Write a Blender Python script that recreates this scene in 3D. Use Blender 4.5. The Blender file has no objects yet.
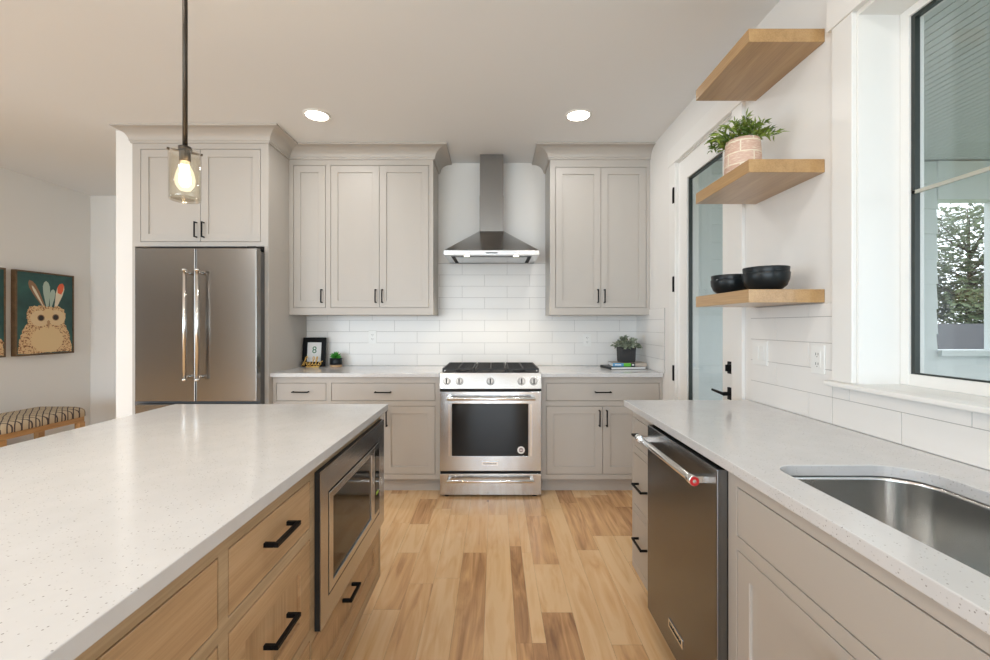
import bpy, bmesh, math, random
from mathutils import Vector, Matrix
random.seed(7)
PI = math.pi
SC = bpy.context.scene
COL = SC.collection

# ------------------------------------------------------------------ camera, world, lights, exposure
cam_d = bpy.data.cameras.new('camera'); cam = bpy.data.objects.new('camera', cam_d); COL.objects.link(cam)
cam.location = (0, 0, 1.30); cam.rotation_euler = (PI/2, 0, 0)
cam_d.sensor_width = 36.0; cam_d.lens = 36.0*438/990
cam_d.shift_y = -5/990; cam_d.clip_start = 0.02
SC.camera = cam

w = bpy.data.worlds.new('world'); SC.world = w; w.use_nodes = True
bg = w.node_tree.nodes['Background']
bg.inputs['Color'].default_value = (0.90, 0.95, 1.0, 1); bg.inputs['Strength'].default_value = 2.2

def area(name, loc, rot, sx, sy, power, color, shape='RECTANGLE'):
    l = bpy.data.lights.new(name, 'AREA'); l.shape = shape; l.size = sx
    if shape == 'RECTANGLE': l.size_y = sy
    l.energy = power; l.color = color
    o = bpy.data.objects.new(name, l); COL.objects.link(o); o.location = loc; o.rotation_euler = rot
    return o
WARM = (1.0, 0.985, 0.96); DAY = (0.69, 0.855, 1.0)
# added soft light at invented openings behind the camera
REAR_OPEN = [(-6.0, -4.4), (-4.1, -1.0), (-0.7, 0.6)]
for a, b in REAR_OPEN:
    area('fill_rear', ((a+b)/2, -5.75, 1.32), (PI/2+0.10, 0, 0), b-a, 2.3, 49*(b-a), DAY)
area('fill_living', (-7.8, 0.3, 1.30), (0, -PI/2-0.10, 0), 2.3, 3.6, 120, DAY)  # added fill panel in front of a solid wall, out of view
area('daylight_sink_window', (1.60, 0.80, 1.75), (0, PI/2, 0), 1.25, 1.2, 1.8, DAY)
# ceiling downlights
CANS_SEEN = [(-1.246, 3.065), (0.584, 3.065)]
CANS_UNSEEN = [(-1.246, 0.9), (0.584, 0.9), (-2.6, 0.3), (-3.7, -0.6), (-1.246, -1.3), (0.584, -1.3), (-3.6, -1.3), (-1.246, -3.3), (-3.6, -3.3)]  # unseen lamps without fixtures; two strongest ones added to brighten the left wall
CEIL = 2.77
for i, (x, y) in enumerate(CANS_SEEN + CANS_UNSEEN):
    area('downlight_and_fill', (x, y, CEIL-0.012), (0, 0, 0), 0.135, 0, 13.0 if x < -2 and y > -1 else (3.6 if i < 2 else 5.0), WARM, 'DISK')

SC.view_settings.view_transform = 'Standard'; SC.view_settings.look = 'None'
SC.view_settings.gamma = 1.0; SC.view_settings.use_curve_mapping = False
SC.view_settings.exposure = 0.20
SC.cycles.max_bounces = 10; SC.cycles.diffuse_bounces = 6; SC.cycles.transparent_max_bounces = 12
SC.cycles.caustics_reflective = False; SC.cycles.caustics_refractive = False

# ------------------------------------------------------------------ materials
class NT:
    def __init__(s, name):
        s.m = bpy.data.materials.new(name); s.m.use_nodes = True
        s.t = s.m.node_tree; s.b = s.t.nodes['Principled BSDF']; s.o = s.t.nodes['Material Output']
    def n(s, typ, **kw):
        x = s.t.nodes.new(typ)
        for k, v in kw.items():
            if k in x.inputs: x.inputs[k].default_value = v
            else: setattr(x, k, v)
        return x
    def l(s, a, b): s.t.links.new(a, b)
    def co(s, scale=(1, 1, 1), rot=(0, 0, 0)):
        c = s.n('ShaderNodeTexCoord'); m = s.n('ShaderNodeMapping')
        m.inputs['Scale'].default_value = scale; m.inputs['Rotation'].default_value = rot
        s.l(c.outputs['Object'], m.inputs['Vector']); return m.outputs['Vector']
    def ramp(s, fac, stops, interp='LINEAR'):
        r = s.n('ShaderNodeValToRGB'); r.color_ramp.interpolation = interp
        e = r.color_ramp.elements
        while len(e) < len(stops): e.new(0.5)
        for i, (p, c) in enumerate(stops):
            e[i].position = p; e[i].color = (*c, 1)
        s.l(fac, r.inputs['Fac']); return r.outputs['Color']
    def bump(s, h, strength=0.1, dist=0.002):
        b = s.n('ShaderNodeBump'); b.inputs['Strength'].default_value = strength; b.inputs['Distance'].default_value = dist
        s.l(h, b.inputs['Height']); s.l(b.outputs['Normal'], s.b.inputs['Normal'])

def plain(name, col, rough=0.5, metal=0.0, coat=0.0, bump=0.0, bscale=60, spec=0.5):
    k = NT(name); k.b.inputs['Base Color'].default_value = (*col, 1)
    k.b.inputs['Roughness'].default_value = rough; k.b.inputs['Metallic'].default_value = metal
    k.b.inputs['Coat Weight'].default_value = coat; k.b.inputs['Specular IOR Level'].default_value = spec
    if bump:
        nz = k.n('ShaderNodeTexNoise', Scale=bscale, Detail=3.0); k.l(k.co(), nz.inputs['Vector']); k.bump(nz.outputs['Fac'], bump)
    return k.m

def wood(name, c_dark, c_mid, c_light, axis='x', rough=0.42, coat=0.0, fine=70.0):
    k = NT(name)
    sc = {'x': (0.7, 9, 9), 'y': (9, 0.7, 9), 'z': (9, 9, 0.7)}[axis]
    v = k.co(sc)
    n1 = k.n('ShaderNodeTexNoise', Scale=2.0, Detail=5.0, Distortion=1.1); k.l(v, n1.inputs['Vector'])
    sc2 = tuple(fine if s > 1 else 2.0 for s in sc)
    v2 = k.co(sc2)
    n2 = k.n('ShaderNodeTexNoise', Scale=3.0, Detail=3.0); k.l(v2, n2.inputs['Vector'])
    mx = k.n('ShaderNodeMath', operation='MULTIPLY_ADD'); mx.inputs[1].default_value = 0.45
    k.l(n2.outputs['Fac'], mx.inputs[0])
    m2 = k.n('ShaderNodeMath', operation='MULTIPLY'); m2.inputs[1].default_value = 0.6
    k.l(n1.outputs['Fac'], m2.inputs[0]); k.l(m2.outputs[0], mx.inputs[2])
    c = k.ramp(mx.outputs[0], [(0.36, c_dark), (0.52, c_mid), (0.68, c_light)])
    k.l(c, k.b.inputs['Base Color']); k.b.inputs['Roughness'].default_value = rough; k.b.inputs['Coat Weight'].default_value = coat
    k.b.inputs['Coat Roughness'].default_value = 0.15
    k.bump(n2.outputs['Fac'], 0.08, 0.001)
    return k.m

def steel(name, col, rough=0.28, axis='x', aniso=0.0):
    k = NT(name); k.b.inputs['Metallic'].default_value = 1.0; k.b.inputs['Base Color'].default_value = (*col, 1)
    sc = {'x': (2, 160, 160), 'y': (160, 2, 160), 'z': (160, 160, 2)}[axis]
    nz = k.n('ShaderNodeTexNoise', Scale=1.0, Detail=2.0); k.l(k.co(sc), nz.inputs['Vector'])
    mr = k.n('ShaderNodeMapRange'); mr.inputs['To Min'].default_value = rough-0.012; mr.inputs['To Max'].default_value = rough+0.015
    k.l(nz.outputs['Fac'], mr.inputs['Value']); k.l(mr.outputs['Result'], k.b.inputs['Roughness'])
    k.b.inputs['Anisotropic'].default_value = aniso; k.b.inputs['Anisotropic Rotation'].default_value = 0.25
    if aniso:
        tg = k.n('ShaderNodeTangent', direction_type='RADIAL', axis='Z'); k.l(tg.outputs[0], k.b.inputs['Tangent'])
    return k.m

def thin_glass(name, tint=(0.97, 0.985, 0.99), refl=0.55):
    k = NT(name); k.t.nodes.remove(k.b)
    tr = k.n('ShaderNodeBsdfTransparent'); tr.inputs['Color'].default_value = (*tint, 1)
    gl = k.n('ShaderNodeBsdfGlossy'); gl.inputs['Roughness'].default_value = 0.02
    fr = k.n('ShaderNodeLayerWeight'); fr.inputs['Blend'].default_value = 0.5
    pw = k.n('ShaderNodeMath', operation='POWER'); pw.inputs[1].default_value = 4.0; k.l(fr.outputs['Facing'], pw.inputs[0])
    mm = k.n('ShaderNodeMath', operation='MULTIPLY_ADD'); mm.inputs[1].default_value = refl; mm.inputs[2].default_value = 0.05; k.l(pw.outputs[0], mm.inputs[0])
    mx = k.n('ShaderNodeMixShader'); k.l(mm.outputs[0], mx.inputs['Fac'])
    k.l(tr.outputs[0], mx.inputs[1]); k.l(gl.outputs[0], mx.inputs[2]); k.l(mx.outputs[0], k.o.inputs['Surface'])
    return k.m

def emis(name, col, strength):
    k = NT(name); k.b.inputs['Base Color'].default_value = (*col, 1)
    k.b.inputs['Emission Color'].default_value = (*col, 1); k.b.inputs['Emission Strength'].default_value = strength
    return k.m

def quartz(name):
    k = NT(name)
    v = k.co()
    nz = k.n('ShaderNodeTexNoise', Scale=120.0, Detail=2.0); k.l(v, nz.inputs['Vector'])
    n2 = k.n('ShaderNodeTexNoise', Scale=14.0, Detail=3.0); k.l(v, n2.inputs['Vector'])
    vo = k.n('ShaderNodeTexVoronoi', Scale=150.0); k.l(v, vo.inputs['Vector'])
    base = k.ramp(n2.outputs['Fac'], [(0.3, (0.595, 0.595, 0.600)), (0.7, (0.630, 0.630, 0.635))])
    # sparse flecks : small voronoi cores masked by a noise
    lt = k.n('ShaderNodeMath', operation='LESS_THAN'); lt.inputs[1].default_value = 0.21; k.l(vo.outputs['Distance'], lt.inputs[0])
    wn = k.n('ShaderNodeSeparateColor'); k.l(vo.outputs['Color'], wn.inputs[0])
    gt = k.n('ShaderNodeMath', operation='GREATER_THAN'); gt.inputs[1].default_value = 0.50; k.l(wn.outputs[0], gt.inputs[0])
    mu = k.n('ShaderNodeMath', operation='MULTIPLY'); k.l(lt.outputs[0], mu.inputs[0]); k.l(gt.outputs[0], mu.inputs[1])
    m3 = k.n('ShaderNodeMath', operation='MULTIPLY'); k.l(mu.outputs[0], m3.inputs[0]); k.l(wn.outputs[1], m3.inputs[1])
    mx = k.n('ShaderNodeMix', data_type='RGBA'); k.l(m3.outputs[0], mx.inputs['Factor']); k.l(base, mx.inputs[6])
    mx.inputs[7].default_value = (0.26, 0.25, 0.24, 1)
    k.l(mx.outputs[2], k.b.inputs['Base Color']); k.b.inputs['Roughness'].default_value = 0.13
    return k.m

M = {}
M['wall'] = plain('wall_paint', (0.79, 0.775, 0.75), 0.6, bump=0.03, bscale=180)
M['ceiling'] = plain('ceiling_paint', (0.78, 0.795, 0.81), 0.7, bump=0.04, bscale=140)
M['trim'] = plain('white_trim', (0.80, 0.79, 0.765), 0.35)
M['cab'] = plain('greige_paint', (0.462, 0.430, 0.394), 0.42, bump=0.015, bscale=220)
M['tile'] = plain('white_tile', (0.79, 0.775, 0.752), 0.28)
M['grout'] = plain('grey_grout', (0.42, 0.41, 0.40), 0.8)
M['quartz'] = quartz('white_quartz')
M['oak_x'] = wood('oak_x', (0.37, 0.235, 0.125), (0.47, 0.305, 0.165), (0.55, 0.37, 0.215), 'x')
M['oak_z'] = wood('oak_z', (0.37, 0.235, 0.125), (0.47, 0.305, 0.165), (0.55, 0.37, 0.215), 'z')
M['oak_frame'] = wood('oak_frame', (0.33, 0.235, 0.135), (0.42, 0.30, 0.18), (0.50, 0.365, 0.225), 'x')
M['shelf'] = wood('shelf_oak', (0.33, 0.19, 0.075), (0.42, 0.25, 0.105), (0.48, 0.30, 0.135), 'y', 0.3, 0.35)
M['bench'] = wood('bench_oak', (0.42, 0.22, 0.08), (0.52, 0.29, 0.115), (0.58, 0.34, 0.15), 'y')
M['frame_brown'] = wood('frame_brown', (0.09, 0.05, 0.022), (0.14, 0.08, 0.036), (0.19, 0.11, 0.05), 'y')
M['steel_x'] = steel('steel_x', (0.57, 0.57, 0.57), 0.18, 'x', 0.6)
M['steel_z'] = steel('steel_z', (0.26, 0.245, 0.228), 0.22, 'z', 0.7)
M['steel_y'] = steel('steel_y', (0.60, 0.585, 0.565), 0.22, 'y', 0.0)
M['chrome'] = plain('polished_steel', (0.78, 0.77, 0.75), 0.14, 1.0)
M['knob'] = plain('knob_steel', (0.42, 0.41, 0.40), 0.22, 1.0)
M['sink'] = steel('sink_steel', (0.66, 0.66, 0.65), 0.2, 'z')
M['black'] = plain('black_metal', (0.007, 0.007, 0.0075), 0.45, spec=0.12)
M['black_iron'] = plain('black_iron', (0.02, 0.02, 0.021), 0.55)
M['dark'] = plain('dark_void', (0.01, 0.01, 0.01), 0.8)
M['gasket'] = plain('window_spacer', (0.02, 0.027, 0.024), 0.4)
M['ovenglass'] = plain('oven_glass', (0.010, 0.011, 0.012), 0.05, spec=0.35)
M['mwglass'] = plain('microwave_glass', (0.010, 0.008, 0.006), 0.06, spec=0.4)
M['glass'] = thin_glass('window_glass')
M['shade_glass'] = thin_glass('lamp_glass', (0.97, 0.96, 0.92), 0.9)
M['plastic'] = plain('white_plastic', (0.80, 0.80, 0.78), 0.3)
M['white'] = plain('white_paper', (0.84, 0.84, 0.84), 0.6)
M['red'] = plain('red_enamel', (0.45, 0.01, 0.015), 0.3)
M['gold'] = plain('gold', (0.75, 0.46, 0.13), 0.3, 1.0)
M['bowl'] = plain('black_ceramic', (0.008, 0.011, 0.013), 0.33, spec=0.3)
M['green'] = plain('print_green', (0.02, 0.18, 0.07), 0.6)
M['siding'] = plain('siding_white', (0.72, 0.76, 0.77), 0.5)
M['beadboard'] = plain('beadboard', (0.62, 0.66, 0.66), 0.5)
M['deck'] = plain('porch_deck', (0.45, 0.45, 0.44), 0.7)
M['roof'] = plain('roof_shingle', (0.04, 0.042, 0.048), 0.85, bump=0.3, bscale=12)
M['ground'] = plain('lawn', (0.16, 0.20, 0.10), 0.9)
M['bark'] = plain('bark', (0.10, 0.075, 0.055), 0.9)

def bulbmat():
    k = NT('glowing_bulb'); k.t.nodes.remove(k.b)
    tr = k.n('ShaderNodeBsdfTransparent'); em = k.n('ShaderNodeEmission', Color=(1.0, 0.84, 0.58, 1), Strength=4.0)
    mx = k.n('ShaderNodeMixShader'); mx.inputs['Fac'].default_value = 0.13
    k.l(tr.outputs[0], mx.inputs[1]); k.l(em.outputs[0], mx.inputs[2]); k.l(mx.outputs[0], k.o.inputs['Surface']); return k.m
M['bulb'] = bulbmat()
def leafmat(name, a, b):
    k = NT(name); nz = k.n('ShaderNodeTexNoise', Scale=14.0, Detail=1.0); k.l(k.co(), nz.inputs['Vector'])
    k.l(k.ramp(nz.outputs['Fac'], [(0.35, a), (0.65, b)]), k.b.inputs['Base Color']); k.b.inputs['Roughness'].default_value = 0.5
    return k.m
M['leaf_bright'] = leafmat('leaf_bright', (0.06, 0.12, 0.012), (0.25, 0.34, 0.05))
M['leaf_succ'] = leafmat('leaf_succulent', (0.03, 0.22, 0.02), (0.08, 0.42, 0.05))
M['leaf_grey'] = leafmat('leaf_grey', (0.09, 0.115, 0.075), (0.34, 0.38, 0.28))
M['leaf_tree'] = leafmat('leaf_tree', (0.05, 0.08, 0.035), (0.16, 0.21, 0.10))

def basketmat():
    k = NT('pink_woven'); c = k.n('ShaderNodeTexCoord'); s = k.n('ShaderNodeSeparateXYZ'); k.l(c.outputs['Object'], s.inputs[0])
    at = k.n('ShaderNodeMath', operation='ARCTAN2'); k.l(s.outputs['Y'], at.inputs[0]); k.l(s.outputs['X'], at.inputs[1])
    mu = k.n('ShaderNodeMath', operation='MULTIPLY'); mu.inputs[1].default_value = 0.075; k.l(at.outputs[0], mu.inputs[0])
    cb = k.n('ShaderNodeCombineXYZ'); k.l(mu.outputs[0], cb.inputs['X']); k.l(s.outputs['Z'], cb.inputs['Y'])
    br = k.n('ShaderNodeTexBrick', Scale=1.0); k.l(cb.outputs[0], br.inputs['Vector'])
    br.inputs['Brick Width'].default_value = 0.11; br.inputs['Row Height'].default_value = 0.05; br.inputs['Mortar Size'].default_value = 0.003
    br.inputs['Mortar Smooth'].default_value = 0.2
    br.inputs['Color1'].default_value = (0.60, 0.39, 0.30, 1); br.inputs['Color2'].default_value = (0.66, 0.46, 0.37, 1); br.inputs['Mortar'].default_value = (0.80, 0.74, 0.60, 1)
    wv = k.n('ShaderNodeTexWave', Scale=60.0, Distortion=1.5); wv.bands_direction = 'Z'; k.l(c.outputs['Object'], wv.inputs['Vector'])
    nz = k.n('ShaderNodeTexNoise', Scale=1.0, Detail=2.0); k.l(k.co((45, 45, 260)), nz.inputs['Vector'])
    fr = k.n('ShaderNodeMapRange'); fr.inputs['From Min'].default_value = 0.48; fr.inputs['From Max'].default_value = 0.64; k.l(nz.outputs['Fac'], fr.inputs['Value'])
    mx = k.n('ShaderNodeMix', data_type='RGBA'); k.l(fr.outputs['Result'], mx.inputs['Factor'])
    k.l(br.outputs['Color'], mx.inputs[6]); mx.inputs[7].default_value = (0.76, 0.62, 0.50, 1)
    k.l(mx.outputs[2], k.b.inputs['Base Color']); k.b.inputs['Roughness'].default_value = 0.8
    k.bump(wv.outputs['Fac'], 0.4, 0.002); return k.m
M['basket'] = basketmat()
def charcoalmat():
    k = NT('charcoal_woven'); v = k.co()
    br = k.n('ShaderNodeTexWave', Scale=70.0, Distortion=3.0); br.bands_direction = 'Z'; k.l(v, br.inputs['Vector'])
    k.l(k.ramp(br.outputs['Fac'], [(0.2, (0.022, 0.022, 0.023)), (0.8, (0.065, 0.066, 0.068))]), k.b.inputs['Base Color'])
    k.b.inputs['Roughness'].default_value = 0.9; k.bump(br.outputs['Fac'], 0.5, 0.003); return k.m
M['charcoal'] = charcoalmat()
def fabricmat():
    k = NT('bench_fabric')
    out = None
    for ang, ph in ((0.55, 0.0), (-0.75, 1.7)):
        wv = k.n('ShaderNodeTexWave', Scale=8.0, Distortion=2.2, Detail=0.6); wv.inputs['Detail Scale'].default_value = 0.8
        wv.inputs['Phase Offset'].default_value = ph
        k.l(k.co((1, 1, 0.2), (0, 0, ang)), wv.inputs['Vector'])
        lt = k.n('ShaderNodeMath', operation='LESS_THAN'); lt.inputs[1].default_value = 0.09; k.l(wv.outputs['Fac'], lt.inputs[0])
        if out is None: out = lt.outputs[0]
        else:
            mx = k.n('ShaderNodeMath', operation='MAXIMUM'); k.l(out, mx.inputs[0]); k.l(lt.outputs[0], mx.inputs[1]); out = mx.outputs[0]
    k.l(k.ramp(out, [(0.4, (0.56, 0.45, 0.31)), (0.6, (0.075, 0.055, 0.055))]), k.b.inputs['Base Color'])
    k.b.inputs['Roughness'].default_value = 0.9; return k.m
M['fabric'] = fabricmat()
def floormat():
    k = NT('hickory_planks')
    at = k.n('ShaderNodeAttribute', attribute_name='tone')
    off = k.n('ShaderNodeAttribute', attribute_name='shift')
    c = k.n('ShaderNodeTexCoord'); ad = k.n('ShaderNodeVectorMath', operation='ADD'); k.l(c.outputs['Object'], ad.inputs[0]); k.l(off.outputs['Color'], ad.inputs[1])
    def mp(sc):
        m = k.n('ShaderNodeMapping'); m.inputs['Scale'].default_value = sc; k.l(ad.outputs[0], m.inputs['Vector']); return m.outputs[0]
    n1 = k.n('ShaderNodeTexNoise', Scale=1.0, Detail=6.0, Distortion=2.0); k.l(mp((14, 1.6, 1)), n1.inputs['Vector'])
    n2 = k.n('ShaderNodeTexNoise', Scale=1.0, Detail=3.0); k.l(mp((120, 3, 1)), n2.inputs['Vector'])
    vo = k.n('ShaderNodeTexVoronoi', Scale=1.0); k.l(mp((5, 2.2, 1)), vo.inputs['Vector'])
    kn = k.n('ShaderNodeMath', operation='LESS_THAN'); kn.inputs[1].default_value = 0.05; k.l(vo.outputs['Distance'], kn.inputs[0])
    # tone + grain
    a = k.n('ShaderNodeMath', operation='MULTIPLY_ADD'); a.inputs[1].default_value = 1.05; a.inputs[2].default_value = -0.60; k.l(n1.outputs['Fac'], a.inputs[0])
    b = k.n('ShaderNodeMath', operation='MULTIPLY_ADD'); b.inputs[1].default_value = 0.22; k.l(n2.outputs['Fac'], b.inputs[0]); k.l(a.outputs[0], b.inputs[2])
    s = k.n('ShaderNodeMath', operation='ADD'); k.l(b.outputs[0], s.inputs[0]); k.l(at.outputs['Fac'], s.inputs[1])
    t = k.n('ShaderNodeMath', operation='MULTIPLY_ADD'); t.inputs[1].default_value = 0.5; k.l(kn.outputs[0], t.inputs[0]); k.l(s.outputs[0], t.inputs[2])
    col = k.ramp(t.outputs[0], [(0.08, (0.81, 0.555, 0.31)), (0.34, (0.72, 0.435, 0.215)), (0.60, (0.50, 0.275, 0.130)), (0.92, (0.22, 0.115, 0.06))])
    k.l(col, k.b.inputs['Base Color']); k.b.inputs['Roughness'].default_value = 0.26
    k.bump(n2.outputs['Fac'], 0.05, 0.001); return k.m
M['floor'] = floormat()
def owlmat():
    k = NT('painted_plumage'); v = k.co((1, 1, 1))
    n1 = k.n('ShaderNodeTexNoise', Scale=70.0, Detail=3.0); k.l(v, n1.inputs['Vector'])
    k.l(k.ramp(n1.outputs['Fac'], [(0.36, (0.14, 0.05, 0.022)), (0.44, (0.50, 0.24, 0.10)), (0.50, (0.72, 0.50, 0.27))]), k.b.inputs['Base Color'])
    k.b.inputs['Roughness'].default_value = 0.6; return k.m
M['plumage'] = owlmat()
def tealmat():
    k = NT('painted_teal'); nz = k.n('ShaderNodeTexNoise', Scale=5.0, Detail=3.0); k.l(k.co(), nz.inputs['Vector'])
    k.l(k.ramp(nz.outputs['Fac'], [(0.3, (0.012, 0.045, 0.045)), (0.7, (0.03, 0.115, 0.10))]), k.b.inputs['Base Color']); k.b.inputs['Roughness'].default_value = 0.55; return k.m
M['teal'] = tealmat()
for nm, c in (('cream', (0.74, 0.54, 0.29)), ('face', (0.74, 0.56, 0.33)), ('paleblue', (0.42, 0.52, 0.44)), ('orange', (0.75, 0.13, 0.05)),
              ('eye', (0.02, 0.012, 0.008)), ('quill', (0.30, 0.16, 0.08)), ('ivory', (0.75, 0.66, 0.50)), ('beak', (0.45, 0.26, 0.13))):
    M['p_'+nm] = plain('painted_'+nm, c, 0.6)

# ------------------------------------------------------------------ builders
class MB:
    def __init__(s, off=(0, 0, 0)):
        s.bm = bmesh.new(); s.off = Vector(off)
    def face(s, pts, mi=0):
        vs = [s.bm.verts.new(Vector(p)+s.off) for p in pts]
        f = s.bm.faces.new(vs); f.material_index = mi; return f
    def box(s, x0, x1, y0, y1, z0, z1, mi=0):
        if x0 > x1: x0, x1 = x1, x0
        if y0 > y1: y0, y1 = y1, y0
        if z0 > z1: z0, z1 = z1, z0
        v = [s.bm.verts.new(Vector((x, y, z))+s.off) for z in (z0, z1) for y in (y0, y1) for x in (x0, x1)]
        for q in ((0, 2, 3, 1), (4, 5, 7, 6), (0, 1, 5, 4), (2, 6, 7, 3), (0, 4, 6, 2), (1, 3, 7, 5)):
            f = s.bm.faces.new([v[i] for i in q]); f.material_index = mi
        return s
    def loft(s, rings, mi=0, cap0=True, cap1=True, closed=True, smooth=False):
        R = [[s.bm.verts.new(Vector(p)+s.off) for p in r] for r in rings]
        n = len(R[0])
        for a, b in zip(R[:-1], R[1:]):
            for i in range(n if closed else n-1):
                j = (i+1) % n
                f = s.bm.faces.new((a[i], a[j], b[j], b[i])); f.material_index = mi; f.smooth = smooth
        if cap0: f = s.bm.faces.new(R[0][::-1]); f.material_index = mi
        if cap1: f = s.bm.faces.new(R[-1]); f.material_index = mi
        return s
    def cyl(s, p0, p1, r0, r1=None, n=20, mi=0, smooth=True, caps=True):
        if r1 is None: r1 = r0
        p0 = Vector(p0); p1 = Vector(p1); d = (p1-p0).normalized()
        a = d.orthogonal().normalized(); b = d.cross(a)
        ring = lambda p, r: [p+a*(r*math.cos(2*PI*i/n))+b*(r*math.sin(2*PI*i/n)) for i in range(n)]
        return s.loft([ring(p0, r0), ring(p1, r1)], mi, caps, caps, True, smooth)
    def lathe(s, prof, c=(0, 0, 0), n=32, mi=0, cap0=True, cap1=True):
        rings = [[(c[0]+r*math.cos(2*PI*i/n), c[1]+r*math.sin(2*PI*i/n), c[2]+z) for i in range(n)] for r, z in prof]
        return s.loft(rings, mi, cap0, cap1, True, True)
    def sweep(s, path, prof, mi=0):
        # path: [(x,y,(mx,my))...], prof: [(d,z)...] (closed section)
        rings = [[(x+m[0]*d, y+m[1]*d, z) for d, z in prof] for x, y, m in path]
        return s.loft(rings, mi)
    def build(s, name, mat, parent=None, bevel=0.0, loc=None, segs=2):
        bmesh.ops.recalc_face_normals(s.bm, faces=s.bm.faces)
        me = bpy.data.meshes.new(name); s.bm.to_mesh(me); s.bm.free()
        for m in (mat if isinstance(mat, (list, tuple)) else [mat]): me.materials.append(m)
        o = bpy.data.objects.new(name, me); COL.objects.link(o)
        if parent: o.parent = parent
        if loc: o.location = loc
        if bevel:
            b = o.modifiers.new('bevel', 'BEVEL'); b.width = bevel; b.segments = segs; b.limit_method = 'ANGLE'; b.angle_limit = math.radians(40)
        return o
def tag(o, label, cat, group=None):
    o['label'] = label; o['category'] = cat
    if group: o['group'] = group
    return o
def thing(name, label, cat, loc=(0, 0, 0), rz=0.0, group=None):
    o = bpy.data.objects.new(name, None); COL.objects.link(o); o.empty_display_size = 0.1
    o.location = loc; o.rotation_euler = (0, 0, rz)
    return tag(o, label, cat, group)
def struct(o):
    o['kind'] = 'structure'; return o

def face_frame(mb, u0, u1, v0, v1, holes, y0=0.0, y1=0.02, mi=0):
    us = sorted({u0, u1, *[h[0] for h in holes], *[h[1] for h in holes]})
    vs = sorted({v0, v1, *[h[2] for h in holes], *[h[3] for h in holes]})
    grid = {}
    def V(i, j):
        if (i, j) not in grid: grid[(i, j)] = mb.bm.verts.new(Vector((us[i], y0, vs[j]))+mb.off)
        return grid[(i, j)]
    fs = []
    for i in range(len(us)-1):
        for j in range(len(vs)-1):
            cu = (us[i]+us[i+1])/2; cv = (vs[j]+vs[j+1])/2
            if any(h[0] < cu < h[1] and h[2] < cv < h[3] for h in holes): continue
            f = mb.bm.faces.new((V(i, j), V(i+1, j), V(i+1, j+1), V(i, j+1))); f.material_index = mi; fs.append(f)
    r = bmesh.ops.extrude_face_region(mb.bm, geom=fs)
    bmesh.ops.translate(mb.bm, verts=[g for g in r['geom'] if isinstance(g, bmesh.types.BMVert)], vec=(0, y1-y0, 0))
    for g in r['geom']:
        if isinstance(g, bmesh.types.BMFace): g.material_index = mi

def shaker(mb, u0, u1, v0, v1, rail=0.057, t=0.02, rec=0.009, mi=0, mp=0):
    face_frame(mb, u0, u1, v0, v1, [(u0+rail, u1-rail, v0+rail, v1-rail)], 0.0, t, mi)
    mb.box(u0+rail-0.004, u1-rail+0.004, rec, t-0.002, v0+rail-0.004, v1-rail+0.004, mp)

def pull(u, v, L, vert, parent, off=(0, 0, 0), out=0.032, th=0.009, mat=None, label=None):
    mb = MB(off); h = L/2
    if vert:
        mb.box(u-th/2, u+th/2, -out, -out+th, v-h, v+h)
        for q in (v-h, v+h-th): mb.box(u-th/2, u+th/2, -out+th, 0.001, q, q+th)
    else:
        mb.box(u-h, u+h, -out, -out+th, v-th/2, v+th/2)
        for q in (u-h, u+h-th): mb.box(q, q+th, -out+th, 0.001, v-th/2, v+th/2)
    return mb.build('handle', mat or M['black'], parent, 0.0012)

G = 0.0034   # reveal around inset fronts
def cabinet(root, W, z0, z1, D, fronts, zb, mat=None, toe=None, frame_mat=None, fm=None):
    """fronts: (kind, u0,u1,v0,v1, handle) ; z values are absolute, zb is the root's height"""
    mat = mat or M['cab']; off = (0, 0, -zb)
    mb = MB(off)
    holes = []
    for f in fronts:
        if f[0] != 'skip': holes.append((f[1]-G, f[2]+G, f[3]-G, f[4]+G))
    # merge door pairs: holes may touch each other, fine
    face_frame(mb, 0, W, z0, z1, holes, 0, 0.021)
    mb.box(0, W, 0.0215, D, z0, z1)
    if toe: mb.box(0.0, W, toe, D, 0.0, z0-0.0005)
    body = mb.build('body', frame_mat or mat, root, 0.0008, segs=1)
    for kind, u0, u1, v0, v1, hd in fronts:
        m = MB(off)
        nm = 'door' if kind in ('door',) else ('false_front' if kind == 'false' else 'drawer')
        if kind in ('door', 'sdrawer'):
            shaker(m, u0, u1, v0, v1, mi=0, mp=1)
        else:
            m.box(u0, u1, 0.0, 0.0205, v0, v1)
        mats = [mat, mat] if fm is None else ([fm[0], fm[1]])
        o = m.build(nm, mats, root, 0.0010, segs=1)
        if hd:
            hu, hv, L, vert = hd
            pull(hu, hv, L, vert, o, off, out=0.034)
    return body

def crown(root, path, zb, z0=2.672, proj=0.122, mat=None):
    prof = [(0.0, z0), (0.012, z0), (0.014, z0+0.010), (0.020, z0+0.014)]
    for i in range(1, 8):
        a = i/8*PI/2
        prof.append((0.020+(proj-0.030)*(1-math.cos(a)), z0+0.014+(CEIL-z0-0.030)*math.sin(a)))
    prof += [(proj-0.008, CEIL-0.016), (proj, CEIL-0.014), (proj, CEIL-0.0005), (0.0, CEIL-0.0005)]
    mb = MB((-root.location.x, -root.location.y, -zb)); mb.sweep(path, prof)
    return mb.build('crown_moulding', mat or M['cab'], root)

# ------------------------------------------------------------------ room shell
XR, YB, XL, YF, YR = 1.29, 3.98, -4.60, 4.98, -6.0
XW = -8.0
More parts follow.
